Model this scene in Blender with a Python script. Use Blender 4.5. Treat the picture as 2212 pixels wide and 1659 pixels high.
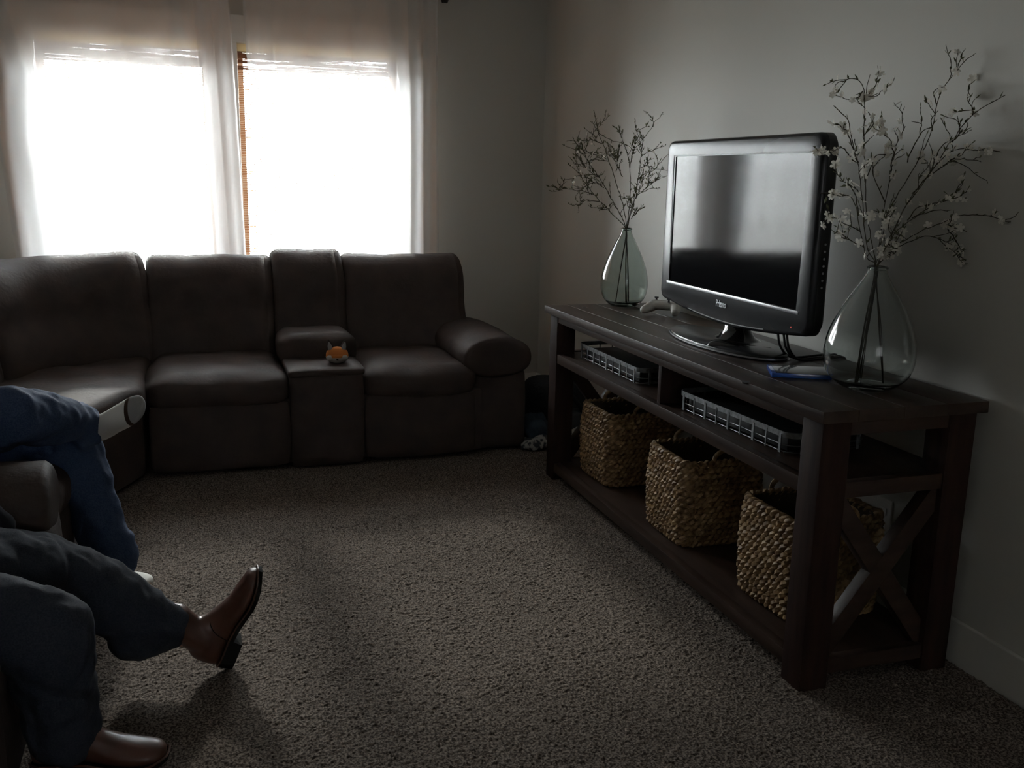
import bpy, bmesh, math, random
import numpy as np
from mathutils import Vector, Matrix, noise
random.seed(7); np.random.seed(7)
for o in list(bpy.data.objects): bpy.data.objects.remove(o, do_unlink=True)
S = bpy.context.scene
COL = S.collection
PI = math.pi
# ------------------------------------------------------------------ camera, sky, exposure
IW, IH = 2212, 1659
FPX, YAW, PIT, ROL, CH = 2052.9, .3216, .2149, .021, 1.36
cy, sy, cp, sp = math.cos(YAW), math.sin(YAW), math.cos(PIT), math.sin(PIT)
FW = Vector((sy*cp, cy*cp, -sp)); R0 = Vector((cy, -sy, 0)); U0 = R0.cross(FW)
RT = math.cos(ROL)*R0 + math.sin(ROL)*U0; UP = -math.sin(ROL)*R0 + math.cos(ROL)*U0
CAM = Vector((0, 0, CH))
cd = bpy.data.cameras.new('camera'); cam = bpy.data.objects.new('camera', cd); COL.objects.link(cam)
cd.sensor_fit = 'HORIZONTAL'; cd.sensor_width = 36; cd.lens = FPX/IW*36; cd.clip_start = .05
m = Matrix((RT, UP, -FW)).transposed().to_4x4(); m.translation = CAM
cam.matrix_world = m; S.camera = cam
S.view_settings.view_transform = 'Standard'; S.view_settings.look = 'None'
S.view_settings.gamma = 1; S.view_settings.use_curve_mapping = False
S.view_settings.exposure = 0.0
w = bpy.data.worlds.new('overcast_sky'); S.world = w; w.use_nodes = True
nt = w.node_tree; nt.nodes.clear()
wo = nt.nodes.new('ShaderNodeOutputWorld'); bg = nt.nodes.new('ShaderNodeBackground')
tc = nt.nodes.new('ShaderNodeTexCoord'); sx = nt.nodes.new('ShaderNodeSeparateXYZ')
mr = nt.nodes.new('ShaderNodeMapRange'); mr.inputs[1].default_value = -.12; mr.inputs[2].default_value = .1
mx = nt.nodes.new('ShaderNodeMix'); mx.data_type = 'RGBA'
mx.inputs[6].default_value = (.33, .335, .33, 1); mx.inputs[7].default_value = (.94, .985, 1.03, 1)
nt.links.new(tc.outputs['Generated'], sx.inputs[0]); nt.links.new(sx.outputs[2], mr.inputs[0])
nt.links.new(mr.outputs[0], mx.inputs[0]); nt.links.new(mx.outputs[2], bg.inputs[0])
SKY = 105.0
bg.inputs[1].default_value = SKY; nt.links.new(bg.outputs[0], wo.inputs[0])
sl = bpy.data.lights.new('hazy_sun', 'SUN'); sl.energy = 13.0; sl.angle = math.radians(4); sl.color = (1, .97, .92)
so = bpy.data.objects.new('hazy_sun', sl); COL.objects.link(so); so.location = (0, 12, 8)
so.rotation_euler = Vector((.057, -1, -math.tan(math.radians(28)))).to_track_quat('-Z', 'Y').to_euler()
S.cycles.max_bounces = 10; S.cycles.diffuse_bounces = 5; S.cycles.transmission_bounces = 10; S.cycles.transparent_max_bounces = 16
S.cycles.caustics_reflective = False; S.cycles.caustics_refractive = False
S.cycles.sample_clamp_indirect = 4
WINS = [(-.745, .11), (.26, 1.15)]
WZ0, WZ1, WY = .76, 2.04, 5.63
for i, (a, b) in enumerate(WINS):                    # light portals in the window openings: they only guide the sampling of the sky
    ld = bpy.data.lights.new('window_portal', 'AREA'); ld.shape = 'RECTANGLE'; ld.size = b-a; ld.size_y = WZ1-WZ0
    ld.cycles.is_portal = True
    lo = bpy.data.objects.new('window_portal', ld); COL.objects.link(lo)
    lo.location = ((a+b)/2, WY+.13, (WZ0+WZ1)/2); lo.rotation_euler = (-PI/2, 0, 0)

ld = bpy.data.lights.new('window_portal', 'AREA'); ld.shape = 'RECTANGLE'; ld.size = 1.4; ld.size_y = 1.1; ld.cycles.is_portal = True  # portal for the added fill opening behind the camera
lo = bpy.data.objects.new('window_portal', ld); COL.objects.link(lo); lo.location = (.5, -2.4-.10, 1.5); lo.rotation_euler = (PI/2, 0, 0)

def at(px, py, **k):
    d = FW + RT*((px-IW/2)/FPX) - UP*((py-IH/2)/FPX)
    a, v = list(k.items())[0]; i = 'xyz'.index(a)
    return CAM + d*((v-CAM[i])/d[i])

# ------------------------------------------------------------------ materials
def mat(name, col, rough=.6, spec=.5, metal=0, var=None, bump=None, trans=0, ior=None, coat=0, stretch=None, emis=None, sheen=0):
    m = bpy.data.materials.new(name); m.use_nodes = True
    n = m.node_tree; b = n.nodes['Principled BSDF']; L = n.links.new
    b.inputs['Base Color'].default_value = (*col, 1); b.inputs['Roughness'].default_value = rough
    b.inputs['Specular IOR Level'].default_value = spec; b.inputs['Metallic'].default_value = metal
    b.inputs['Transmission Weight'].default_value = trans; b.inputs['Coat Weight'].default_value = coat
    b.inputs['Sheen Weight'].default_value = sheen
    if ior: b.inputs['IOR'].default_value = ior
    if emis: b.inputs['Emission Color'].default_value = (*emis[0], 1); b.inputs['Emission Strength'].default_value = emis[1]
    co = n.nodes.new('ShaderNodeTexCoord'); src = co.outputs['Object']
    if stretch:
        mp = n.nodes.new('ShaderNodeMapping'); mp.inputs['Scale'].default_value = stretch; L(src, mp.inputs[0]); src = mp.outputs[0]
    if var:                                             # (scale, colour b, detail, lo, hi)
        t = n.nodes.new('ShaderNodeTexNoise'); t.inputs['Scale'].default_value = var[0]; t.inputs['Detail'].default_value = var[2]
        r = n.nodes.new('ShaderNodeMapRange'); r.inputs[1].default_value = var[3]; r.inputs[2].default_value = var[4]
        x = n.nodes.new('ShaderNodeMix'); x.data_type = 'RGBA'
        x.inputs[6].default_value = (*col, 1); x.inputs[7].default_value = (*var[1], 1)
        L(src, t.inputs['Vector']); L(t.outputs[0], r.inputs[0]); L(r.outputs[0], x.inputs[0]); L(x.outputs[2], b.inputs['Base Color'])
    if bump:                                            # (scale, strength, distance)
        t = n.nodes.new('ShaderNodeTexNoise'); t.inputs['Scale'].default_value = bump[0]; t.inputs['Detail'].default_value = 4
        u = n.nodes.new('ShaderNodeBump'); u.inputs['Strength'].default_value = bump[1]; u.inputs['Distance'].default_value = bump[2]
        L(src, t.inputs['Vector']); L(t.outputs[0], u.inputs['Height']); L(u.outputs[0], b.inputs['Normal'])
    return m

def sheer(name, col, tr, tl):                           # thin woven fabric: part open, part translucent, part diffuse
    m = bpy.data.materials.new(name); m.use_nodes = True; n = m.node_tree; n.nodes.clear(); L = n.links.new
    o = n.nodes.new('ShaderNodeOutputMaterial'); a = n.nodes.new('ShaderNodeBsdfTransparent'); d = n.nodes.new('ShaderNodeBsdfDiffuse')
    t = n.nodes.new('ShaderNodeBsdfTranslucent'); s1 = n.nodes.new('ShaderNodeMixShader'); s2 = n.nodes.new('ShaderNodeMixShader')
    d.inputs[0].default_value = (*col, 1); t.inputs[0].default_value = (*col, 1)
    s1.inputs[0].default_value = tl; L(d.outputs[0], s1.inputs[1]); L(t.outputs[0], s1.inputs[2])
    s2.inputs[0].default_value = 1-tr; L(a.outputs[0], s2.inputs[1]); L(s1.outputs[0], s2.inputs[2]); L(s2.outputs[0], o.inputs[0])
    return m

M = {}
M['wall'] = mat('greige_wall_paint', (.56, .545, .505), .55, .4, var=(1.2, (.54, .525, .485), 3, .3, .7), bump=(160, .12, .002))
M['ceil'] = mat('ceiling_paint', (.78, .77, .74), .9)
M['trim'] = mat('white_trim_paint', (.66, .64, .60), .4)
M['carpet'] = mat('frieze_carpet', (.044, .033, .027), .95, .1, var=(170, (.205, .168, .142), 3, .41, .61), sheen=.0)
M['under'] = mat('carpet_backing', (.14, .115, .10), .95, .1)
M['leather'] = mat('brown_leather', (.054, .037, .032), .68, .18, var=(9, (.036, .026, .024), 5, .35, .7), bump=(55, .25, .006))
M['wood'] = mat('dark_stained_wood', (.040, .023, .016), .38, .30, var=(7, (.020, .011, .008), 6, .35, .7), bump=(14, .12, .003), stretch=(5, .7, 5))
M['woodx'] = mat('dark_stained_wood_cross', (.036, .020, .014), .5, .2, var=(7, (.018, .010, .008), 6, .35, .7), bump=(14, .12, .003), stretch=(1, 5, 5))
M['woodz'] = mat('dark_stained_wood_upright', (.026, .013, .010), .6, .08, var=(7, (.014, .007, .006), 6, .35, .7), bump=(14, .12, .003), stretch=(5, 5, .7))
M['hole'] = mat('knot_hole', (.006, .004, .003), .8)
M['strand'] = mat('water_hyacinth', (.36, .235, .115), .6, .3, var=(45, (.13, .072, .034), 4, .35, .65), bump=(180, .4, .003))
M['liner'] = mat('basket_core', (.05, .032, .018), .9)
M['iron'] = mat('galvanised_metal', (.30, .31, .32), .5, .5, .75, var=(60, (.16, .165, .17), 4, .35, .65))
M['black'] = mat('black_plastic', (.010, .010, .011), .42, .5)
M['gloss'] = mat('gloss_black_plastic', (.008, .008, .009), .12, .5)
M['bezel'] = mat('charcoal_bezel', (.016, .016, .018), .27, .22)
M['screen'] = mat('switched_off_screen', (.006, .006, .007), .075, .5, ior=1.205)
M['silver'] = mat('silver_trim', (.55, .56, .58), .3, .5, .9)
M['letter'] = mat('silver_lettering', (.62, .62, .64), .35, .5, .4)
M['led'] = mat('standby_light', (.3, .02, .01), .4, emis=((1, .08, .03), .25))
M['white'] = mat('white_plastic', (.62, .61, .58), .38)
M['grey'] = mat('grey_rubber', (.08, .08, .085), .5)
M['blue'] = mat('blue_clear_plastic', (.012, .075, .34), .18, .5, coat=.5)
M['sleeve'] = mat('printed_cover', (.03, .035, .045), .25, .5, var=(25, (.012, .013, .02), 3, .4, .6), coat=.6)
M['glass'] = mat('recycled_glass', (.87, .955, .93), .02, .5, trans=1, ior=1.48)
M['glass2'] = mat('clear_glass', (.93, .965, .95), .02, .5, trans=1, ior=1.46)
M['bark'] = mat('twig_bark', (.040, .030, .020), .8, .2, var=(60, (.065, .055, .030), 3, .4, .6))
M['leaf'] = mat('twig_leaf', (.085, .092, .045), .6, .3, var=(30, (.13, .13, .07), 2, .4, .6))
M['petal'] = sheer('blossom_petal', (.86, .83, .76), 0, .35)
M['denim1'] = mat('mid_blue_denim', (.024, .040, .085), .85, .15, var=(260, (.045, .066, .12), 3, .35, .65), bump=(420, .25, .002))
M['denim2'] = mat('dark_blue_denim', (.020, .022, .031), .85, .12, var=(260, (.032, .035, .046), 3, .35, .65), bump=(420, .25, .002))
M['sock'] = mat('white_cotton', (.84, .83, .80), .95, .1, bump=(350, .35, .002))
M['sockgrey'] = mat('grey_cotton', (.27, .27, .275), .95, .1, bump=(350, .35, .002))
M['sockline'] = mat('brown_cotton', (.07, .045, .035), .95, .1)
M['boot'] = mat('oiled_brown_leather', (.085, .034, .022), .36, .45, var=(14, (.058, .024, .016), 4, .35, .7), bump=(45, .15, .003))
M['sole'] = mat('black_rubber_sole', (.012, .011, .010), .8, .06, bump=(90, .2, .001))
M['skin'] = mat('skin', (.50, .30, .22), .5)
M['hair'] = mat('brown_hair', (.03, .018, .01), .5)
M['shirt1'] = mat('grey_cotton_shirt', (.16, .17, .19), .9, bump=(60, .2, .004))
M['shirt2'] = mat('black_fleece', (.014, .014, .018), .95, .1, bump=(60, .2, .004))
M['fox'] = mat('orange_plush', (.50, .17, .045), .95, .1, bump=(420, .6, .004))
M['foxw'] = mat('white_plush', (.55, .52, .48), .95, .1, bump=(420, .6, .004))
M['foxd'] = mat('dark_plush', (.030, .020, .018), .9, .1, bump=(420, .4, .003))
M['nylon'] = mat('black_nylon', (.010, .011, .015), .75, .3, bump=(70, .3, .006))
M['cloth1'] = mat('faded_blue_denim_cloth', (.045, .062, .085), .9, .1, var=(18, (.03, .042, .058), 3, .4, .6))
M['cloth2'] = mat('mottled_white_cloth', (.40, .39, .37), .9, .1, var=(38, (.06, .065, .075), 3, .45, .55))
M['cloth3'] = mat('dark_grey_cloth', (.045, .05, .055), .9, .1)
M['bamboo'] = sheer('woven_bamboo', (.46, .27, .15), 0, .5)
M['bamboodark'] = sheer('woven_bamboo_double', (.24, .12, .07), 0, .42)
M['paper'] = sheer('pale_shade_head', (.72, .63, .45), 0, .55)
M['roller'] = sheer('dark_roller_shade', (.42, .42, .42), 0, .6)  # dims the sky through the added opening in the back wall
M['thread'] = mat('shade_thread', (.12, .05, .03), .9)
M['sheer'] = sheer('sheer_curtain', (.95, .945, .945), .42, .42)
def pane_mat():
    m = bpy.data.materials.new('window_glass'); m.use_nodes = True; n = m.node_tree; n.nodes.clear(); L = n.links.new
    o = n.nodes.new('ShaderNodeOutputMaterial'); a = n.nodes.new('ShaderNodeBsdfTransparent'); g = n.nodes.new('ShaderNodeBsdfGlossy')
    a.inputs[0].default_value = (.93, .95, .94, 1); g.inputs['Roughness'].default_value = .02
    f = n.nodes.new('ShaderNodeFresnel'); f.inputs[0].default_value = 1.45; s = n.nodes.new('ShaderNodeMixShader')
    L(f.outputs[0], s.inputs[0]); L(a.outputs[0], s.inputs[1]); L(g.outputs[0], s.inputs[2]); L(s.outputs[0], o.inputs[0]); return m
M['pane'] = pane_mat()

# ------------------------------------------------------------------ mesh helpers
class MB:
    def __init__(s): s.v = []; s.f = []
    def add(s, v, f):
        k = len(s.v); s.v += [tuple(p) for p in v]; s.f += [tuple(i+k for i in q) for q in f]; return s
    def box(s, a, b, bev=0, mtx=None):
        bm = bmesh.new(); bmesh.ops.create_cube(bm, size=1)
        a, b = Vector(a), Vector(b); c = (a+b)/2; d = b-a
        for q in bm.verts: q.co = Vector((q.co.x*d.x, q.co.y*d.y, q.co.z*d.z)) + c
        if bev: bmesh.ops.bevel(bm, geom=bm.edges[:], offset=bev, segments=2, affect='EDGES', profile=.6)
        bm.verts.index_update()
        v = [(mtx @ q.co if mtx else q.co.copy()) for q in bm.verts]; f = [[q.index for q in g.verts] for g in bm.faces]
        bm.free(); return s.add(v, f)
    def grid(s, rows, closed=False, caps=False):        # rows of equal length; closed: each row is a ring
        n = len(rows[0]); v = [p for r in rows for p in r]; f = []
        for i in range(len(rows)-1):
            for j in range(n if closed else n-1):
                f.append((i*n+j, i*n+(j+1) % n, (i+1)*n+(j+1) % n, (i+1)*n+j))
        if caps: f.append(tuple(range(n-1, -1, -1))); k = (len(rows)-1)*n; f.append(tuple(range(k, k+n)))
        return s.add(v, f)
    def tube(s, pts, rad, sides=8, caps=True, loop=False):
        pts = [Vector(p) for p in pts]; n = len(pts); rows = []; nrm = None
        if not hasattr(rad, '__len__'): rad = [rad]*n
        for i, p in enumerate(pts):
            if loop: t = pts[(i+1) % n]-pts[i-1]
            else: t = pts[min(i+1, n-1)]-pts[max(i-1, 0)]
            t.normalize()
            if nrm is None:
                nrm = t.orthogonal().normalized()
            nrm = (nrm - t*nrm.dot(t)).normalized(); bn = t.cross(nrm)
            rows.append([p + (nrm*math.cos(a)+bn*math.sin(a))*rad[i] for a in (2*PI*k/sides for k in range(sides))])
        if loop: rows.append(rows[0])
        return s.grid(rows, True, caps and not loop)
    def lathe(s, prof, n=48, c=(0, 0, 0), cap0=False):
        rows = [[(c[0]+r*math.cos(2*PI*k/n), c[1]+r*math.sin(2*PI*k/n), c[2]+z) for k in range(n)] for r, z in prof]
        return s.grid(rows, True, cap0)
    def prism(s, poly, fn, d0, d1):                     # polygon extruded; fn(u, v, d) -> point
        n = len(poly); v = [fn(*p, d0) for p in poly]+[fn(*p, d1) for p in poly]
        f = [tuple(range(n)), tuple(range(2*n-1, n-1, -1))]+[(i, (i+1) % n, n+(i+1) % n, n+i) for i in range(n)]
        return s.add(v, f)
    def rbox(s, c, h, r, n=6, puff=0, nz=0, nsc=6, mtx=None, seed=0):   # soft rounded box
        bm = bmesh.new(); bmesh.ops.create_cube(bm, size=2)
        bmesh.ops.subdivide_edges(bm, edges=bm.edges[:], cuts=n, use_grid_fill=True)
        h = Vector(h); r = min(r, *h); out = []
        bm.verts.index_update()
        for q in bm.verts:
            p = Vector((q.co.x*h.x, q.co.y*h.y, q.co.z*h.z)); core = Vector(max(-(h[i]-r), min(h[i]-r, p[i])) for i in range(3))
            d = p-core; p = core + (d.normalized()*r if d.length > 1e-9 else d)
            if puff:
                u = [1-abs(q.co[i])**2 for i in range(3)]
                p += Vector((q.co.x*u[1]*u[2], q.co.y*u[0]*u[2], q.co.z*u[0]*u[1]))*puff
            p = (mtx @ p if mtx else p) + Vector(c)
            if nz: p += noise.noise_vector(p*nsc + Vector((seed, seed*1.7, 0)))*nz
            out.append(p)
        f = [[q.index for q in g.verts] for g in bm.faces]; bm.free(); return s.add(out, f)
    def mesh(s, name, m, smooth=True, ang=40):
        me = bpy.data.meshes.new(name); me.from_pydata(s.v, [], s.f)
        bm = bmesh.new(); bm.from_mesh(me); bmesh.ops.recalc_face_normals(bm, faces=bm.faces[:])
        if smooth:
            for g in bm.faces: g.smooth = True
            for e in bm.edges:
                if len(e.link_faces) == 2 and e.calc_face_angle(0) > math.radians(ang): e.smooth = False
        bm.to_mesh(me); bm.free()
        me.materials.append(m); return me
    def obj(s, name, m, parent=None, smooth=True, ang=40):
        return link(name, s.mesh(name, m, smooth, ang), parent)

def link(name, me, parent=None):
    o = bpy.data.objects.new(name, me); COL.objects.link(o)
    if parent:
        o.parent = parent; o.matrix_parent_inverse = world_of(parent).inverted()
    return o
def world_of(o):
    m = Matrix.LocRotScale(o.location, o.rotation_euler, o.scale)
    return world_of(o.parent) @ o.matrix_parent_inverse @ m if o.parent else m
def thing(name, label, cat, loc=(0, 0, 0), group=None):
    o = bpy.data.objects.new(name, None); COL.objects.link(o); o.location = loc; o.empty_display_size = .05
    return tag(o, label, cat, group)
def tag(o, label, cat, group=None):
    o['label'] = label; o['category'] = cat
    if group: o['group'] = group
    return o
def struct(o): o['kind'] = 'structure'; return o
def stuff(o): o['kind'] = 'stuff'; return o
def lerp(a, b, t): return a+(b-a)*t
def interp(x, xs, ys): return float(np.interp(x, xs, ys))
def catmull(pts, n):
    pts = [Vector(p) for p in pts]; P = [pts[0]*2-pts[1]]+pts+[pts[-1]*2-pts[-2]]; out = []
    for i in range(1, len(P)-2):
        for k in range(n):
            t = k/n; a, b, c, d = P[i-1:i+3]
            out.append(.5*((2*b)+(c-a)*t+(2*a-5*b+4*c-d)*t*t+(3*b-a-3*c+d)*t**3))
    return out+[pts[-1]]

# ------------------------------------------------------------------ room shell
XL, XR, YB, YF, ZC = -1.62, 2.046, -2.4, WY, 2.45
struct(MB().box((XL-.1, YB-.1, -.12), (XR+.1, YF+.2, 0)).obj('floor', M['under'], smooth=False))
struct(MB().box((XL-.1, YB-.1, ZC), (XR+.1, YF+.2, ZC+.1)).obj('ceiling', M['ceil'], smooth=False))
struct(MB().box((XR, YB-.1, 0), (XR+.12, YF+.2, ZC)).obj('wall_right', M['wall'], smooth=False))
struct(MB().box((XL-.12, YB-.1, 0), (XL, YF+.2, ZC)).obj('wall_left', M['wall'], smooth=False))
bw = MB(); BX0, BX1, BZ0, BZ1 = -.2, 1.2, .95, 2.05  # opening added in the unseen back wall to let in fill light
bw.box((XL, YB-.12, 0), (XR, YB, BZ0)).box((XL, YB-.12, BZ1), (XR, YB, ZC)).box((XL, YB-.12, BZ0), (BX0, YB, BZ1)).box((BX1, YB-.12, BZ0), (XR, YB, BZ1))
struct(bw.obj('wall_back', M['wall'], smooth=False))
bs_ = MB().box((BX0, YB-.05, BZ0), (BX1, YB-.046, BZ1)).obj('window_3', M['roller'], smooth=False); struct(bs_)  # added translucent sheet, spreads soft fill light into the room
wf = MB(); T = .17
wf.box((XL, YF, 0), (XR, YF+T, WZ0)); wf.box((XL, YF, WZ1), (XR, YF+T, ZC))
for a, b in [(XL, WINS[0][0]), (WINS[0][1], WINS[1][0]), (WINS[1][1], XR)]: wf.box((a, YF, WZ0), (b, YF+T, WZ1))
struct(wf.obj('wall_far', M['wall'], smooth=False))
struct(MB().box((XL-.6, YF+T, 2.30), (XR+.4, YF+T+.5, 2.36)).obj('porch_roof', M['trim'], smooth=False))  # overhang added out of view to block the high sky
def baseboard(name, a, b):
    struct(MB().box(a, b, .004).obj(name, M['trim'], smooth=False))
baseboard('baseboard_right', (XR-.014, YB, 0), (XR, YF, .134))
baseboard('baseboard_far', (XL, YF-.014, 0), (XR-.014, YF, .134))
baseboard('baseboard_left', (XL, YB, 0), (XL+.014, YF-.014, .134))
for i, (a, b) in enumerate(WINS):
    wn = thing('window_%d' % (i+1), ['left window behind the sofa, white frame behind a sheer curtain', 'right window behind the sofa, white frame behind a sheer curtain'][i], 'window', ((a+b)/2, WY, WZ0))
    struct(wn)
    fr = MB(); y0, y1 = WY+.10, WY+.145
    fr.box((a, y0, WZ0), (a+.035, y1, WZ1)).box((b-.035, y0, WZ0), (b, y1, WZ1)).box((a, y0, WZ0), (b, y1, WZ0+.04)).box((a, y0, WZ1-.035), (b, y1, WZ1))
    fr.obj('window_frame', M['trim'], wn, False)
    MB().box((a+.035, WY+.118, WZ0+.04), (b-.035, WY+.124, WZ1-.035)).obj('pane', M['pane'], wn, False)
    MB().box((a-.11, WY-.045, WZ0-.025), (b+.11 if i else .16, WY+.10, WZ0), .004).obj('window_sill', M['trim'], wn, False)
struct(MB().box((-.745-.10, WY-.018, WZ0), (-.745, WY, WZ1), .003).obj('trim_1', M['trim'], smooth=False))
struct(MB().box((.11, WY-.018, WZ0), (.26, WY, WZ1), .003).obj('trim_2', M['trim'], smooth=False))
struct(MB().box((1.15, WY-.018, WZ0), (1.25, WY, WZ1), .003).obj('trim_3', M['trim'], smooth=False))
struct(MB().box((-.87, WY-.024, WZ1), (1.275, WY, WZ1+.14), .003).obj('trim_4', M['trim'], smooth=False))
# cable raceway low on the right wall and an outlet behind the console
struct(MB().box((XR-.022, 4.42, .36), (XR, 5.3, .392), .004).obj('trim_5', M['trim'], smooth=False))
ot = thing('wall_outlet', 'white wall outlet low on the wall behind the near end of console', 'outlet', (XR, 2.35, .27))
MB().box((XR-.007, 2.318, .27), (XR, 2.388, .385), .003).obj('cover_plate', M['wall'], ot, False)
for z in (.30, .345): MB().box((XR-.0095, 2.338, z-.012), (XR-.0065, 2.368, z+.012), .001).obj('socket', M['wall'], ot, False)

# carpet pile: real tufted relief over the part of the floor in view
gx, gy = np.arange(-.8, 2.03, .0038), np.arange(1.3, 4.45, .0038)
ny, nx = len(gy), len(gx)
h = np.random.rand(ny, nx)
h = (1.6*h+np.roll(h, 1, 0)+np.roll(h, 1, 1)+np.roll(np.roll(h, 1, 0), 1, 1))/4.6
X, Y = np.meshgrid(gx, gy)
big = sum(np.sin(X*a+Y*b+c)*d for a, b, c, d in [(11, 7, 0, .5), (-6, 13, 2, .5), (19, -17, 1, .3), (3, -5, 4, .6), (31, 23, 3, .25)])
Z = .001+np.clip(h, .43, .8)*.0105+big*.0007
Z = np.clip(Z, .0012, .02)
X = X+(np.random.rand(ny, nx)-.5)*.0038; Y = Y+(np.random.rand(ny, nx)-.5)*.0038
co = np.stack([X, Y, Z], -1).reshape(-1, 3)
idx = np.arange(ny*nx).reshape(ny, nx)
q = np.stack([idx[:-1, :-1], idx[:-1, 1:], idx[1:, 1:], idx[1:, :-1]], -1).reshape(-1, 4)
me = bpy.data.meshes.new('carpet'); me.vertices.add(len(co)); me.vertices.foreach_set('co', co.ravel())
me.loops.add(q.size); me.loops.foreach_set('vertex_index', q.ravel().astype(np.int32)); me.polygons.add(len(q))
me.polygons.foreach_set('loop_start', np.arange(0, q.size, 4, dtype=np.int32)); me.polygons.foreach_set('loop_total', np.full(len(q), 4, np.int32))
me.update(); me.validate(); me.materials.append(M['carpet'])
cp_ = stuff(link('carpet', me)); tag(cp_, 'speckled brown and grey cut pile carpet covering the floor', 'carpet')

# ------------------------------------------------------------------ bamboo shades, curtains, rod
def shade(a, b, label):
    sh = thing('bamboo_shade', label, 'window shade', ((a+b)/2, WY+.03, WZ1), 'bamboo shades in the two windows')
    y = WY+.035
    MB().box((a+.002, y-.006, 1.997), (b-.002, y+.006, WZ1-.001), .003).obj('head_band', M['paper'], sh)
    va = MB(); z = 1.998
    while z > 1.905:                                     # double layer at the top, a few short gaps between its strips
        x = a+.004
        while x < b-.01:
            L = random.uniform(.05, .3); x2 = min(b-.004, x+L)
            if random.random() > .12: va.box((x, y-.0075, z-.0052), (x2, y-.0045, z))
            x = x2
        x = a+.004
        while x < b-.01:
            x2 = min(b-.004, x+random.uniform(.06, .35))
            if random.random() > .13 or z > 1.985: va.box((x, y-.0022, z-.0064), (x2, y+.0008, z-.0012))
            x = x2
        z -= .0056
    stuff(va.obj('valance', M['bamboodark'], sh, False))
    sl = MB(); z = 1.899
    while z > WZ0+.012:
        t = random.uniform(.0036, .0052); dy = random.uniform(-.0012, .0012)
        sl.box((a+.004+random.uniform(0, .004), y-.002+dy, z-t), (b-.004-random.uniform(0, .004), y+.0015+dy, z)); z -= .0098+random.uniform(-.0012, .0012)
    stuff(sl.obj('slats', M['bamboo'], sh, False))
    th = MB()
    for k in range(8):
        x = a+.03+(b-a-.06)*k/7; th.box((x-.001, y-.0035, WZ0+.01), (x+.001, y-.0025, 1.888))
    th.obj('threads', M['thread'], sh, False)
    MB().box((a+.004, y-.006, WZ0+.002), (b-.004, y+.006, WZ0+.012), .002).obj('bottom_rail', M['bamboodark'], sh)
shade(*WINS[0], 'woven bamboo shade lowered in the left window behind the sheer curtain')
shade(*WINS[1], 'woven bamboo shade lowered in the right window, its orange edge showing in the curtain gap')

ROD_Y, ROD_Z = 5.46, 2.345
rd = thing('curtain_rod', 'dark metal curtain rod above the two windows', 'curtain rod', (.2, ROD_Y, ROD_Z))
MB().tube([(-1.02, ROD_Y, ROD_Z), (1.36, ROD_Y, ROD_Z)], .011, 12).obj('rod', M['black'], rd)
MB().tube([(1.352, ROD_Y, ROD_Z), (1.365, ROD_Y, ROD_Z), (1.366, ROD_Y, ROD_Z), (1.392, ROD_Y, ROD_Z)], [.014, .014, .05, .05], 16).obj('finial', M['black'], rd)
MB().tube([(-1.012, ROD_Y, ROD_Z), (-1.025, ROD_Y, ROD_Z), (-1.026, ROD_Y, ROD_Z), (-1.052, ROD_Y, ROD_Z)], [.014, .014, .05, .05], 16).obj('finial', M['black'], rd)
for x in (-.97, .255, 1.3): MB().box((x-.008, ROD_Y, ROD_Z-.02), (x+.008, WY, ROD_Z+.0), .002).obj('bracket', M['black'], rd)
def curtain(label, left, right, dens, seed, hem=0):
    # left/right: (z, x) edge curves; dens: fold density along u (gathered where high)
    us = np.linspace(0, 1, 601); d = np.array([interp(u, *dens) for u in us]); ph = np.cumsum(d); ph = ph/ph[-1]
    tot = float(np.mean(d))
    NU = 360; zs = np.linspace(.05, ROD_Z+.03, 70); rows = []
    for z in zs:
        xl = interp(z, [p[0] for p in left], [p[1] for p in left]); xr = interp(z, [p[0] for p in right], [p[1] for p in right]); row = []
        for k in range(NU+1):
            u = k/NU; den = interp(u, *dens); phase = interp(u, us, ph)*tot*2*PI*10
            amp = .008+.009*min(1.6, den*.7)
            low = (1-(z-.05)/2.3)
            wob = noise.noise(Vector((u*7+seed, z*.9, seed)))
            yy = math.sin(phase+wob*1.3)*amp*(1-.3*low)+noise.noise(Vector((u*4, z*.6, seed+5)))*.03*low+math.sin(phase*.37+seed)*.008
            xx = lerp(xl, xr, u)+math.cos(phase+wob)*.006+wob*.004
            row.append((xx, ROD_Y-.004+yy*(1 if abs(z-ROD_Z) > .02 else .8), z))
        rows.append(row)
    o = MB().grid(rows).obj('curtain', M['sheer']); tag(o, label, 'curtain', 'sheer curtains on one rod')
    if hem:                                              # edge of the panel folded back on itself
        for off in (.022, .036): MB().grid([[(x+.004*math.sin(k*.21+r[0][2]*2), y+off+.004*math.sin(k*.17), z) for k, (x, y, z) in enumerate(r[int(NU*hem):])] for r in rows]).obj('folded_edge', M['sheer'], o)
    return o
curtain('long white sheer curtain over the left window', [(.05, -.84), (.9, -.885), (1.5, -.925), (1.83, -.90), (2.1, -.97), (2.4, -1.0)],
        [(.05, .26), (.9, .262), (1.4, .25), (2.1, .228), (2.4, .215)],
        ([0, .06, .14, .2, .6, .74, .8, .86, .93, 1], [1.0, 1.0, .8, .45, .45, .6, 1.0, 1.3, 1.4, 1.3]), 1.0, .87)
curtain('long white sheer curtain over the right window beside the corner', [(.05, .33), (.9, .315), (1.5, .31), (1.8, .305), (2.05, .288), (2.4, .282)],
        [(.05, 1.40), (.9, 1.357), (1.5, 1.35), (2.1, 1.345), (2.4, 1.345)],
        ([0, .05, .15, .22, .7, .76, .82, .9, 1], [1.0, .9, .7, .5, .5, .7, 1.2, 1.4, 1.2]), 4.0)

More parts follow.
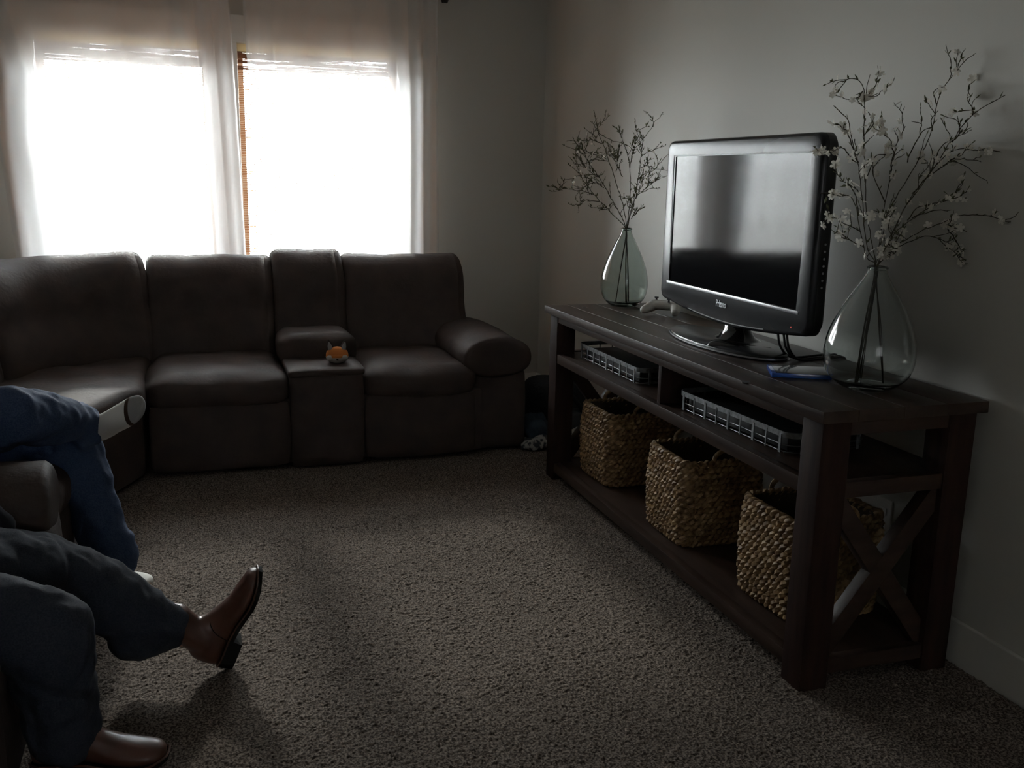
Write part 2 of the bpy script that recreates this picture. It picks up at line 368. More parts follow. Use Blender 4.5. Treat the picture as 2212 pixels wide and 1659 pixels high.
# ------------------------------------------------------------------ sectional sofa
sofa = thing('sectional_sofa', 'large brown leather reclining sectional sofa under the windows, running round the left corner', 'sofa', (.4, 4.8, 0))
LE = M['leather']
PROF = [(-.02, .34), (.0, .42), (.012, .48), (.012, .54), (.0, .60), (-.016, .645), (-.02, .68), (-.008, .72), (-.004, .78), (-.016, .83), (-.04, .875), (-.085, .915),
        (-.14, .932), (-.195, .925), (-.235, .895), (-.25, .84), (-.25, .6), (-.25, .34)]
def backrest(path, name='back_cushion', dz=0, end=.042, bul=1, sd=0, low=.34):
    pts = [Vector((*p, 0)) for p in path]; ln = [0]
    for a, b in zip(pts, pts[1:]): ln.append(ln[-1]+(b-a).length)
    Lt = ln[-1]; ss = sorted(set([0, .004, .012, .025, .04, end]+[Lt-v for v in (0, .004, .012, .025, .04, end)]+[end+(Lt-2*end)*k/14 for k in range(15)])); rows = []
    for s in ss:
        i = max(k for k in range(len(ln)-1) if ln[k] <= s+1e-9); t = (s-ln[i])/(ln[i+1]-ln[i]); p = pts[i].lerp(pts[i+1], t)
        d = (pts[i+1]-pts[i]).normalized()
        if 0 < i and t < .5: d = (d*(.5+t)+(pts[i]-pts[i-1]).normalized()*(.5-t)).normalized()
        elif i < len(pts)-2 and t >= .5: d = (d*(1.5-t)+(pts[i+2]-pts[i+1]).normalized()*(t-.5)).normalized()
        nrm = Vector((d.y, -d.x, 0))                     # towards the seat when the path runs left to right
        e = min(s, Lt-s); k = math.sqrt(max(0, 1-(1-min(1, e/end))**2)); row = []
        mid = 4*(s/Lt)*(1-s/Lt)
        for n_, z in PROF:
            f = (n_+.12); nn = -.12+f*(.80+.20*k)+(.012*bul*mid if n_ > -.05 else 0)
            zz = z-(1-k)*.034*max(0, min(1, (z-.7)/.15))
            zz = zz+dz*(max(0, z-.4)/.5); zz = max(zz, low) if z <= .42 else zz
            lean = -(z-.42)*.20
            q = p+nrm*(nn+lean)+Vector((0, 0, zz))
            q += noise.noise_vector(q*5+Vector((sd, 0, 0)))*.007+noise.noise_vector(Vector((s*16, z*5, sd)))*.006*(1 if z > .8 else .4)
            row.append(q)
        rows.append(row)
    return MB().grid(rows, True, True).obj(name, LE, sofa, ang=70)
def seat(x0, x1, y0, y1, ztop=.455, zb=.30, sd=0):
    return MB().rbox(((x0+x1)/2, (y0+y1)/2, (ztop+zb)/2), ((x1-x0)/2, (y1-y0)/2, (ztop-zb)/2), .06, 11, .022, .012, 7, seed=sd).obj('seat_cushion', LE, sofa, ang=80)
YS, YK = 4.33, 4.98
# window run: seat, storage console, seat, rolled arm
backrest([(-.247, YK), (.375, YK)], sd=1); backrest([(.368, YK-.012), (.742, YK-.012)], dz=.022, sd=2); backrest([(.735, YK), (1.40, YK)], sd=3)
seat(-.235, .372, YS, YK+.05, sd=1); seat(.722, 1.27, YS, YK+.05, .452, sd=2)
MB().box((-.22, YS+.03, .03), (1.3, 5.22, .34), .015).obj('base', LE, sofa)
for x0, x1 in ((-.23, .37), (.725, 1.26)):
    MB().rbox(((x0+x1)/2, YS+.025, .185), ((x1-x0)/2, .028, .155), .025, 8, .006, .006, 6).obj('footrest_panel', LE, sofa, ang=80)
con = MB().rbox((.547, 4.49, .24), (.172, .165, .228), .028, 8, .0, .004, 8).obj('storage_console', LE, sofa, ang=80)
MB().rbox((.547, 4.80, .505), (.182, .17, .078), .05, 8, .012, .004, 8).obj('console_lid', LE, con, ang=80)
MB().box((.38, 4.63, .3), (.715, 5.0, .45), .01).obj('console_box', LE, con)
MB().rbox((.547, 4.49, .458), (.178, .165, .02), .019, 8, .0, .003, 8).obj('console_rim', LE, con, ang=80)
# rolled arm at the right end
arm = []
for y, k in [(4.365, .80), (4.372, .93), (4.39, 1), (4.5, 1), (4.8, 1), (5.0, .98), (5.16, .95)]:
    ring = []
    for j in range(40):
        a = 2*PI*j/40; c, s_ = math.cos(a), math.sin(a)
        ring.append(Vector((1.385+.178*k*abs(c)**.9*(1 if c > 0 else -1), y, .487+.102*k*abs(s_)**.9*(1 if s_ > 0 else -1))))
    arm.append([p+noise.noise_vector(p*8)*.008 for p in ring])
ao = MB().grid(arm, True, True).obj('armrest', LE, sofa, ang=70)
MB().rbox((1.402, 4.79, .225), (.148, .40, .215), .045, 9, .006, .006, 6, seed=3).obj('arm_panel', LE, ao, ang=80)
# corner wedge and the run along the left wall
wpts = [(-.245, 4.29), (-.245, 5.02), (-.62, 4.92), (-.95, 4.62), (-1.07, 4.28), (-1.07, 3.72), (-.455, 3.72), (-.42, 3.93)]
def slab(poly, z0, z1, bev, name, sub=1, nz=.01, par=None, sd=0):
    bm = bmesh.new(); vs = [bm.verts.new((*p, z0)) for p in poly]; f = bm.faces.new(vs)
    r = bmesh.ops.extrude_face_region(bm, geom=[f]); up = [g for g in r['geom'] if isinstance(g, bmesh.types.BMVert)]
    for v in up: v.co.z = z1
    bmesh.ops.bevel(bm, geom=bm.edges[:], offset=bev, segments=4, affect='EDGES', profile=.5)
    bmesh.ops.triangulate(bm, faces=[f for f in bm.faces if len(f.verts) > 4])
    bmesh.ops.subdivide_edges(bm, edges=[e for e in bm.edges if e.calc_length() > .1], cuts=3, use_grid_fill=True)
    bmesh.ops.subdivide_edges(bm, edges=[e for e in bm.edges if e.calc_length() > .05], cuts=1, use_grid_fill=True)
    for v in bm.verts: v.co += noise.noise_vector(v.co*6+Vector((sd, 0, 0)))*nz
    bm.verts.index_update(); mb = MB().add([v.co.copy() for v in bm.verts], [[v.index for v in f.verts] for f in bm.faces]); bm.free()
    return mb.obj(name, LE, par or sofa, ang=80)
slab(wpts, .31, .452, .05, 'seat_cushion', sd=5, nz=.014)
slab([(x, y) for x, y in [(-.26, 4.33), (-.26, 5.0), (-.62, 4.9), (-.93, 4.6), (-1.05, 4.28), (-1.05, 3.72), (-.47, 3.72), (-.45, 3.93)]], .03, .33, .02, 'base', nz=.004)
backrest([(-.80, 4.53), (-.66, 4.75), (-.46, 4.915), (-.205, 4.992)], dz=.012, sd=6)
backrest([(-1.0, 3.73), (-.965, 4.05), (-.88, 4.36), (-.81, 4.515)], dz=.012, sd=7)
XB = -1.05; XS = -.43
def seat2(y0, y1, sd):
    MB().rbox(((XS-1.07)/2, (y0+y1)/2, .378), ((XS+1.07)/2+.005, (y1-y0)/2, .077), .06, 11, .018, .010, 7, seed=sd).obj('seat_cushion', LE, sofa, ang=80)
for y0, y1, sd in ((2.885, 3.71, 11), (1.95, 2.60, 12)):
    backrest([(XB, y0+.005), (XB, y1-.005)], sd=sd); seat2(y0, y1, sd)
    MB().rbox((XS-.025, (y0+y1)/2, .185), (.028, (y1-y0)/2-.005, .155), .025, 8, .006, .006, 6).obj('footrest_panel', LE, sofa, ang=80)
MB().box((-1.28, 1.62, .03), (XS-.04, 3.71, .34), .015).obj('base', LE, sofa)
for ya, yb in ((2.61, 2.875), (1.62, 1.94)):
    ym = (ya+yb)/2; hw = (yb-ya)/2; arm = []
    for x, k in [(-.402, .72), (-.408, .88), (-.425, 1), (-.6, 1), (-.9, 1), (-1.12, .96)]:
        arm.append([Vector((x, ym+(hw+.012)*k*math.cos(2*PI*j/36), .475+.098*k*math.sin(2*PI*j/36))) for j in range(36)])
    arm = [[p+noise.noise_vector(p*8)*.007 for p in r] for r in arm]
    ao = MB().grid(arm, True, True).obj('armrest', LE, sofa, ang=70)
    MB().rbox((-.79, ym, .225), (.385, hw, .215), .045, 9, .006, .006, 6, seed=7).obj('arm_panel', LE, ao, ang=80)

# ------------------------------------------------------------------ console table
CX0, CX1, CY0, CY1, CZ = 1.479, 2.005, 1.955, 4.0, .797
con = thing('console_table', 'long dark stained wooden console table with X-braced ends against the right wall', 'table', ((CX0+CX1)/2, (CY0+CY1)/2, 0))
W_, WX, WZ = M['wood'], M['woodx'], M['woodz']
for a, b in zip((CX0, CX0+.108, CX0+.25, CX0+.39), (CX0+.108, CX0+.25, CX0+.39, CX1)):
    MB().box((a+.0006, CY0, CZ-.032), (b-.0006, CY1, CZ), .0022).obj('plank', W_, con)
LX0, LX1, LY0, LY1, LG = 1.499, 1.99, 1.977, 3.972, .088
leg = MB().box((-LG/2, -LG/2, 0), (LG/2, LG/2, CZ-.032), .004).mesh('leg', WZ)
for x in (LX0+LG/2, LX1-LG/2):
    for y in (LY0+LG/2, LY1-LG/2):
        o = link('leg', leg, con); o.matrix_parent_inverse = con.matrix_world.inverted(); o.location = Vector((x, y, 0))-con.location; o.matrix_parent_inverse = Matrix()
MB().box((LX0+.004, LY0+LG, .732), (LX0+.026, LY1-LG, CZ-.032), .003).obj('front_apron', W_, con)
MB().box((LX1-.026, LY0+LG, .732), (LX1-.004, LY1-LG, CZ-.032), .003).obj('back_apron', W_, con)
for y in (LY0+.006, LY1-.028): MB().box((LX0+LG, y, .722), (LX1-LG, y+.022, CZ-.032), .003).obj('end_apron', WX, con)
for z0, z1, nm in ((.55, .59, 'middle_shelf'), (.045, .085, 'bottom_shelf')):
    sh = MB().box((LX0+.035, LY0+.02, z1-.02), (LX1-.02, LY1-.02, z1-.001), .002).obj(nm, W_, con)
    MB().box((LX0+.004, LY0+LG, z0), (LX0+.036, LY1-LG, z1+.002), .003).obj('shelf_rail', W_, sh)
    for y in (LY0+.004, LY1-.034): MB().box((LX0+LG, y, z0), (LX1-LG, y+.03, z1+.004), .003).obj('end_rail', WX, sh)
MB().box((LX0+.02, 2.915, .59), (LX1-.03, 2.938, .765), .002).obj('divider', WZ, con)
for y in (LY0+.018, LY1-.06):
    a = (LX0+LG, .115); b = (LX1-LG, .525)
    for k, (p, q_) in enumerate(((a, b), ((LX0+LG, .525), (LX1-LG, .115)))):
        ang = math.atan2(q_[1]-p[1], q_[0]-p[0]); L = math.hypot(q_[0]-p[0], q_[1]-p[1])
        mt = Matrix.Translation(((p[0]+q_[0])/2, y+.021, (p[1]+q_[1])/2)) @ Matrix.Rotation(-ang, 4, 'Y')
        MB().box((-L/2-.02, -.02+.001*k, -.028), (L/2+.02, .02-.001*k, .028), .003, mt).obj('cross_brace', WX, con)
for x, y, r in ((at(1263, 664, z=CZ).x, at(1263, 664, z=CZ).y, .011), (CX0+.002, at(1609, 829, x=CX0).y, .012)):
    MB().lathe([(.0001, .0006), (r, .0005), (r*1.05, -.003)], 14, (x, y, CZ)).obj('knot_hole', M['hole'], con)

# ------------------------------------------------------------------ woven baskets on the bottom shelf
def rope_row(hw, hd, z, r, ph, bul=1):
    cr = .045; P = []
    per = []
    segs = [((hw-cr), hd, 0), (hw-cr, hd-cr, 1)]
    # rounded rectangle perimeter, sampled evenly
    def pt(s):
        a, b = hw-cr, hd-cr; q = PI/2*cr; Ls = [2*a, q, 2*b, q, 2*a, q, 2*b, q]; s %= sum(Ls)
        for i, L in enumerate(Ls):
            if s <= L: break
            s -= L
        if i == 0: return Vector((-a+s, -hd, 0)), Vector((0, -1, 0))
        if i == 2: return Vector((hw, -b+s, 0)), Vector((1, 0, 0))
        if i == 4: return Vector((a-s, hd, 0)), Vector((0, 1, 0))
        if i == 6: return Vector((-hw, b-s, 0)), Vector((-1, 0, 0))
        c = {1: (a, -b, -PI/2), 3: (a, b, 0), 5: (-a, b, PI/2), 7: (-a, -b, PI)}[i]; t = c[2]+s/cr
        n = Vector((math.cos(t), math.sin(t), 0)); return Vector((c[0], c[1], 0))+n*cr, n
    tot = 4*(hw-cr)+4*(hd-cr)+2*PI*cr; n = 190; turns = round(tot/.048); mb = MB()
    for k in range(2):
        pts = []; rad = []
        for j in range(n):
            p, nr = pt(tot*j/n); a = 2*PI*turns*j/n+PI*k+ph
            w_ = .0042*noise.noise(Vector((j*.4, z*50, k*9)))
            pts.append(p+nr*(math.cos(a)*.0075+w_)+Vector((0, 0, z+math.sin(a)*.0062+w_))); rad.append(r*(1+.22*math.cos(a)+.25*noise.noise(Vector((j*.23, z*30, k)))))
        mb.tube(pts, rad, 6, loop=True)
    return mb
NROW = 15; BH = .315; rows = []
for k in range(NROW):
    z = .012+k*(BH-.024)/(NROW-1); t = k/(NROW-1)
    hw = .150+.008*math.sin(PI*t); hd = .146+.008*math.sin(PI*t)
    rows.append(rope_row(hw, hd, z, .0088, k*1.15).mesh('woven_row', M['strand']))
shell = MB()
shell.rbox((0, 0, 0), (1, 1, 1), .1) if False else None
def basket_core():
    mb = MB(); ring = lambda hw, hd, z, c=.045: [(x, y, z) for x, y in [(cx+c*math.cos(a), cy_+c*math.sin(a)) for cx, cy_, a0 in ((hw-c, hd-c, 0), (-hw+c, hd-c, PI/2), (-hw+c, -hd+c, PI), (hw-c, -hd+c, 1.5*PI)) for a in (a0+PI/2*k/5 for k in range(6))]]
    mb.grid([ring(.147, .143, .002), ring(.15, .146, .1), ring(.15, .146, .25), ring(.148, .144, BH-.008), ring(.138, .134, BH-.008), ring(.138, .134, .014)], True, True)
    return mb.mesh('basket_core', M['liner'])
core = basket_core()
hand = MB().tube(catmull([(0, -.045, 0), (.002, -.04, .035), (.004, 0, .055), (.002, .04, .035), (0, .045, 0)], 6), .008, 8).mesh('handle', M['strand'])
def basket(y, label, rz=0, dx=0):
    b = thing('woven_basket', label, 'basket', (1.752+dx, y, .0855), 'woven baskets on the bottom shelf'); b.rotation_euler.z = rz
    def ch(nm, me, loc=(0, 0, 0), rot=0):
        o = bpy.data.objects.new(nm, me); COL.objects.link(o); o.parent = b; o.location = loc; o.rotation_euler = (0, 0, rot); return o
    ch('basket_core', core)
    for r in rows: ch('woven_row', r)
    ch('handle', hand, (0, -.150, BH-.02), PI/2); ch('handle', hand, (0, .150, BH-.02), PI/2)
basket(3.648, 'square woven basket at the far end of the bottom shelf', .02, -.0)
basket(2.962, 'square woven basket in the middle of the bottom shelf', -.02, -.012)
basket(2.345, 'square woven basket at the near end of the bottom shelf, behind the front leg', .03, .012)

# ------------------------------------------------------------------ wire trays on the middle shelf
def tray(c, hx, hy, rz, label, blabel):
    t = thing('wire_tray', label, 'tray', (*c, .5905), 'metal wire trays on the middle shelf'); t.rotation_euler.z = rz
    def pr(hx, hy, r=.04, n=6): return [(cx+r*math.cos(a0+PI/2*k/n), cy_+r*math.sin(a0+PI/2*k/n)) for cx, cy_, a0 in ((hx-r, hy-r, 0), (-hx+r, hy-r, PI/2), (-hx+r, -hy+r, PI), (hx-r, -hy+r, 1.5*PI)) for k in range(n+1)]
    def ch(nm, mb, m):
        o = bpy.data.objects.new(nm, mb.mesh(nm, m)); COL.objects.link(o); o.parent = t; return o
    H = .066
    A = pr(hx, hy); B = pr(hx-.0025, hy-.0025)
    ch('rim_band', MB().grid([[(x, y, H-.017) for x, y in A], [(x, y, H) for x, y in A], [(x, y, H) for x, y in B], [(x, y, H-.017) for x, y in B], [(x, y, H-.017) for x, y in A]], True), M['iron'])
    C_ = pr(hx-.004, hy-.004)
    for z in (.006, .026): ch('side_wire', MB().tube([(x, y, z) for x, y in C_], .0016, 6, loop=True), M['iron'])
    n = 9
    for s in (-1, 1):
        for k in range(n):
            y = -hy+.045+(2*hy-.09)*k/(n-1); w2 = .005 if k % 2 == 0 else .0022
            ch('strap', MB().box((s*hx-.0015, y-w2, .002), (s*hx+.0015, y+w2, H-.008)), M['iron'])
        for k in range(4):
            x = -hx+.045+(2*hx-.09)*k/3; w2 = .005 if k % 3 == 0 else .003
            ch('strap', MB().box((x-w2, s*hy-.0015, .002), (x+w2, s*hy+.0015, H-.008)), M['iron'])
    for k in range(13):
        y = -hy+.03+(2*hy-.06)*k/12; ch('bottom_wire', MB().tube([(-hx+.004, y, .004), (hx-.004, y, .004)], .0016, 6), M['iron'])
    o = MB().box((-hx+.016, -hy+.03, .0065), (hx-.016, hy-.05, .046), .006).obj('flat_box', M['black'])
    o.location = (*c, .5905); o.rotation_euler.z = rz; tag(o, blabel, 'box')
tray((1.712, 3.515), .135, .31, .0, 'grey wire tray at the far half of the middle shelf', 'flat black box lying in the far wire tray')
tray((1.715, 2.555), .145, .31, .055, 'grey wire tray at the near half of the middle shelf', 'flat black box lying in the near wire tray')

# ------------------------------------------------------------------ television
tv = TVROOT = thing('television', 'black flat television with a silver strip standing in the middle of the console', 'television', (1.75, 2.9, CZ))
TX = 1.71; ya, yb, z0, z1 = 2.352, 3.325, .912, 1.502
def outline(ya, yb, z0, z1, r, sag, n=8):
    pts = []
    for cy_, cz, a0 in ((yb-r, z1-r, 0), (ya+r, z1-r, PI/2)):
        pts += [(cy_+r*math.cos(a0+PI/2*k/n), cz+r*math.sin(a0+PI/2*k/n)) for k in range(n+1)]
    pts += [(ya+r+r*math.cos(PI+PI/2*k/n), z0+r+r*math.sin(PI+PI/2*k/n)) for k in range(n+1)]
    for k in range(1, 16):
        t = k/16; pts.append((lerp(ya+r, yb-r, t), z0-sag*math.sin(PI*t)))
    pts += [(yb-r+r*math.cos(1.5*PI+PI/2*k/n), z0+r+r*math.sin(1.5*PI+PI/2*k/n)) for k in range(n+1)]
    return pts
O = outline(ya, yb, z0, z1, .035, .034); yc, zc = (ya+yb)/2, (z0+z1)/2
sya, syb, sz0, sz1 = 2.408, 3.272, .985, 1.449
def rectproj(p):                                        # matching point on the screen opening
    dy, dz = p[0]-yc, p[1]-(sz0+sz1)/2; hy, hz = (syb-sya)/2, (sz1-sz0)/2
    k = max(abs(dy)/hy, abs(dz)/hz); return ((sya+syb)/2+dy/k, (sz0+sz1)/2+dz/k)
I = [rectproj(p) for p in O]
def shr(pts, d): return [(yc+(p[0]-yc)*(1-d/.45), zc+(p[1]-zc)*(1-d/.3)) for p in pts]
def ring(pts, x): return [(x, p[0], p[1]) for p in pts]
MB().grid([ring(I, TX+.008), ring(I, TX+.002), ring(shr(O, .012), TX), ring(shr(O, .004), TX+.003), ring(O, TX+.012), ring(O, TX+.02)], True).obj('bezel', M['bezel'], tv, ang=60)
MB().grid([ring(O, TX+.02), ring(O, TX+.045), ring(shr(O, .012), TX+.06), ring(shr(O, .09), TX+.10)], True, True).obj('housing', M['black'], tv, ang=60)
MB().box((TX+.0065, sya-.006, sz0-.006), (TX+.012, syb+.006, sz1+.006)).obj('screen', M['screen'], tv, False)
fr = MB()
for a, b in (((TX+.0035, syb-.013, sz0), (TX+.0066, syb+.001, sz1)), ((TX+.0035, sya, sz1-.004), (TX+.0066, syb, sz1+.001))): fr.box(a, b)
fr.obj('screen_edge', M['black'], tv, False)
MB().box((TX-.0006, sya, sz0-.011), (TX+.006, syb, sz0-.001), .0008).obj('silver_strip', M['silver'], tv)
arc = []
for k in range(25):
    t = .22+.56*k/24; y = lerp(yb-.035, ya+.035, t); arc.append((TX+.001, y, z0+.012-.034*math.sin(PI*(1-t))))
MB().tube(arc, .0022, 6).obj('accent_line', M['silver'], tv)
MB().lathe([(.0001, 0), (.0028, 0), (.0028, -.001)], 10).obj('standby_light', M['led'], tv)
l_ = bpy.data.objects[-1] if False else [o for o in tv.children if o.name.startswith('standby_light')][0]
lp = at(1716, 707, x=TX-.0015)
l_.location = Vector(lp); l_.rotation_euler = (0, -PI/2, 0)
for k in range(7):
    MB().lathe([(.0001, 0), (.0035, 0), (.0035, -.0015)], 10).obj('side_button', M['silver'], tv)
btn = [o for o in tv.children if o.name.startswith('side_button')]
for k, o in enumerate(btn):
    o.location = (TX+.035, ya-.0008, 1.06+k*.021); o.rotation_euler = (PI/2, 0, 0)
cu = bpy.data.curves.new('lettering', 'FONT'); cu.body = 'Prizmo'; cu.size = .033; cu.extrude = .0004; cu.align_x = 'CENTER'; cu.align_y = 'CENTER'; cu.offset = .0003
tmp = bpy.data.objects.new('tmp', cu); COL.objects.link(tmp)
me = bpy.data.meshes.new_from_object(tmp.evaluated_get(bpy.context.evaluated_depsgraph_get())); bpy.data.objects.remove(tmp)
me.materials.append(M['letter']); lt = link('lettering', me, tv)
lp = at(1562, 657, x=TX-.0008); lt.location = lp
lt.matrix_parent_inverse = world_of(tv).inverted()
lt.rotation_euler = Matrix(((0, 0, -1), (-1, 0, 0), (0, 1, 0))).to_euler(); lt.scale = (.72, 1, 1)
bs = MB(); BYC, BXC = 2.905, 1.765
bs.grid([[(BXC+.132*k*math.cos(2*PI*j/64), BYC+.335*k2*math.sin(2*PI*j/64), CZ+z) for j in range(64)] for k, k2, z in ((.98, .99, .0005), (1, 1, .004), (1, 1, .012), (.985, .993, .0165), (.9, .96, .021), (.5, .6, .027), (.3, .3, .029))], True, True)
st = bs.obj('stand_base', M['bezel'], tv)
MB().grid([[(1.785+.06*k*math.cos(2*PI*j/32), 2.865+.085*k*k3*math.sin(2*PI*j/32), z) for j in range(32)] for k, k3, z in ((1.25, 1, CZ+.024), (.95, .95, CZ+.035), (.72, .9, CZ+.06), (.66, .9, .93), (.66, .9, .96))], True, True).obj('stand_neck', M['gloss'], tv)
MB().grid([[(BXC+.1335*k*math.cos(2*PI*j/64), BYC+.3365*k*math.sin(2*PI*j/64), CZ+z) for j in range(64)] for k, z in ((1, .005), (1.0005, .0105))], True).obj('base_trim', M['silver'], tv)
for dy, px in ((0, 1684), (.01, 1697), (.02, 1704)):
    p = at(px, 722, x=1.775)
    MB().tube(catmull([(1.775, p.y, .93), (1.78, p.y, .885), (1.79, p.y-.006, .84), (1.84, p.y+.004, CZ+.006), (1.95, p.y+.02, CZ+.005), (2.01, p.y+.02, CZ+.005), (2.025, p.y+.02, CZ-.03)], 5), .004, 6).obj('cable', M['black'], tv)

# ------------------------------------------------------------------ small things on the console
def smooth_blob(name, m, parent, parts, vox=.004, it=4, nz=0, nsc=20):
    """join closed parts (list of MB) into one continuous skin"""
    mb = MB()
    for p in parts: mb.add(p.v, p.f)
    me = mb.mesh('tmp', m, False); o = bpy.data.objects.new('tmp', me); COL.objects.link(o)
    md = o.modifiers.new('r', 'REMESH'); md.mode = 'VOXEL'; md.voxel_size = vox
    if it:
        s2 = o.modifiers.new('s', 'SMOOTH'); s2.factor = .5; s2.iterations = it
    dg = bpy.context.evaluated_depsgraph_get(); dg.update()
    m2 = bpy.data.meshes.new_from_object(o.evaluated_get(dg)); bpy.data.objects.remove(o); bpy.data.meshes.remove(me)
    if nz:
        for v in m2.vertices:
            p = v.co; v.co = p+v.normal*nz*(noise.noise(p*nsc)+.5*noise.noise(p*nsc*2.1))
    m2.materials.clear(); m2.materials.append(m); m2.name = name
    for f in m2.polygons: f.use_smooth = True
    return link(name, m2, parent)
def capsule(a, b, ra, rb, n=14, flat=None):
    a, b = Vector(a), Vector(b); t = (b-a).normalized(); L = (b-a).length; rows = []; nr = t.orthogonal().normalized(); bn = t.cross(nr); st_ = []
    for k in range(1, 6): st_.append((-ra*math.cos(PI/2*k/6), ra*math.sin(PI/2*k/6)))
    st_ += [(L*k/4, lerp(ra, rb, k/4)) for k in range(5)]
    for k in range(5, 0, -1): st_.append((L+rb*math.cos(PI/2*k/6), rb*math.sin(PI/2*k/6)))
    for s, r in st_: rows.append([a+t*s+(nr*math.cos(2*PI*j/n)+bn*math.sin(2*PI*j/n))*r for j in range(n)])
    return MB().grid(rows, True, True)
def ball(c, r, n=16):
    r = Vector(r) if hasattr(r, '__len__') else Vector((r, r, r)); rows = []
    for i in range(1, n):
        p = PI*i/n; rows.append([Vector(c)+Vector((r.x*math.sin(p)*math.cos(2*PI*j/20), r.y*math.sin(p)*math.sin(2*PI*j/20), r.z*math.cos(p))) for j in range(20)])
    return MB().grid(rows, True, True)

pad = thing('game_controller', 'white game controller lying on the console beside the far vase', 'game controller', (1.87, 3.63, CZ))
def padp(x, y, z):                                      # pad frame: +x to its right, +y away from the player
    a = math.radians(-50); return Vector((1.885+x*math.cos(a)-y*math.sin(a), 3.62+x*math.sin(a)+y*math.cos(a), CZ+.004+z))
prt = [capsule(padp(-.045, .01, .035), padp(.045, .01, .035), .021, .021), capsule(padp(-.05, .0, .034), padp(-.07, -.055, .018), .025, .018), capsule(padp(.05, .0, .034), padp(.07, -.055, .018), .025, .018),
       capsule(padp(-.03, -.01, .036), padp(.03, -.01, .036), .018, .018)]
smooth_blob('shell', M['white'], pad, prt, .004, 5)
for x, y in ((-.045, .012), (.024, -.018)):
    p = padp(x, y, .052)
    MB().lathe([(.005, 0), (.004, .010), (.009, .012), (.0095, .016), (.004, .0145), (.0001, .0145)], 14, p).obj('thumbstick', M['grey'], pad)
for dx, dy in ((0, .011), (.011, 0), (0, -.011), (-.011, 0)):
    MB().lathe([(.005, 0), (.005, .006), (.003, .0075), (.0001, .0075)], 12, padp(.048+dx, .012+dy, .052)).obj('button', M['grey'], pad)
for s in (-1, 1): MB().rbox(padp(s*.045, .034, .036), (.018, .007, .010), .006, 3).obj('trigger', M['grey'], pad)

dv = thing('black_remote_unit', 'low curved black gadget lying in front of the television stand', 'gadget', (1.66, 2.76, CZ))
rowz = []
for k in range(17):
    t = k/16; p = Vector(at(lerp(1519, 1692, t), lerp(758, 767, t), z=CZ)).lerp(Vector((lerp(1.655, 1.80, t), lerp(2.85, 2.655, t), CZ)), .6)
    wd = .035*math.sqrt(max(.02, 1-(2*t-1)**4)); hh = lerp(.034, .026, t)*math.sqrt(max(.03, 1-(2*t-1)**8))+.004*math.sin(t*6.3)
    d = Vector((.145, -.195, 0)).normalized(); nr = Vector((d.y, -d.x, 0))
    rowz.append([p+nr*(wd*math.cos(2*PI*j/20))+Vector((0, 0, .001+hh/2+hh/2*math.sin(2*PI*j/20))) for j in range(20)])
MB().grid(rowz, True, True).obj('shell', M['gloss'], dv)
MB().tube([r[5]+Vector((0, 0, .0005)) for r in rowz[1:-1]], .0012, 5).obj('ridge', M['bezel'], dv)

bc = thing('disc_case', 'thin blue plastic disc case lying on the console beside the near vase', 'disc case', (1.69, 2.37, CZ))
p0 = at(1667, 815, z=CZ); p1 = at(1790, 821, z=CZ); d = (p1-p0).normalized(); nr = Vector((-d.y, d.x, 0)); nr = nr if nr.x > 0 else -nr
def cp2(u, v, z): return p0+d*u+nr*v+Vector((0, 0, z))
def cbox(u0, u1, v0, v1, a, b, bev): 
    m = Matrix((( d.x, nr.x, 0, p0.x), (d.y, nr.y, 0, p0.y), (0, 0, 1, CZ), (0, 0, 0, 1))); return MB().box((u0, v0, a), (u1, v1, b), bev, m)
cbox(0, .172, 0, .135, .0005, .0135, .002).obj('case_shell', M['blue'], bc)
cbox(.012, .166, .004, .131, .0132, .0142, .0002).obj('cover_sheet', M['sleeve'], bc)

# ------------------------------------------------------------------ vases and branches
def vase(c, H, R, label, prof_r, gm):
    v = thing('glass_vase', label, 'vase', c, 'teardrop glass vases on the console')
    zs = np.linspace(0, 1, 40); outp = []
    for t in zs:
        outp.append((interp(t, *prof_r)*R, t*H))
    # smooth
    for _ in range(6): outp = [outp[0]]+[((outp[i-1][0]+2*outp[i][0]+outp[i+1][0])/4, outp[i][1]) for i in range(1, len(outp)-1)]+[outp[-1]]
    th = .0032; inn = [(max(.0005, r-th), z) for r, z in outp if z > .009]
    prof = [(.0005, .004), (outp[0][0]*.6, .002)]+outp+[(outp[-1][0]-.001, H+.003)]+inn[::-1]+[(.0005, .010)]
    MB().lathe(prof, 64, c).obj('glass_body', gm, v, ang=60)
    rt = outp[-1][0]
    MB().lathe([(rt-.003, H-.006), (rt+.001, H-.008), (rt+.005, H-.004), (rt+.005, H+.001), (rt, H+.004), (rt-.003, H+.001), (rt-.003, H-.006)], 48, c).obj('lip', gm, v)
    return v
PR = ([0, .02, .08, .16, .25, .35, .45, .55, .65, .75, .85, .92, .97, 1], [.55, .68, .86, .96, 1.0, .985, .93, .83, .70, .55, .385, .25, .19, .185])
VL, VR = Vector((1.835, 3.93, CZ+.0005)), Vector((1.79, 2.19, CZ+.0005))
vase(VL, .345, .108, 'blue-green teardrop glass vase of twigs at the far end of the console', PR, M['glass'])
vase(VR, .338, .126, 'larger clear teardrop glass vase of blossom at the near end of the console', PR, M['glass2'])

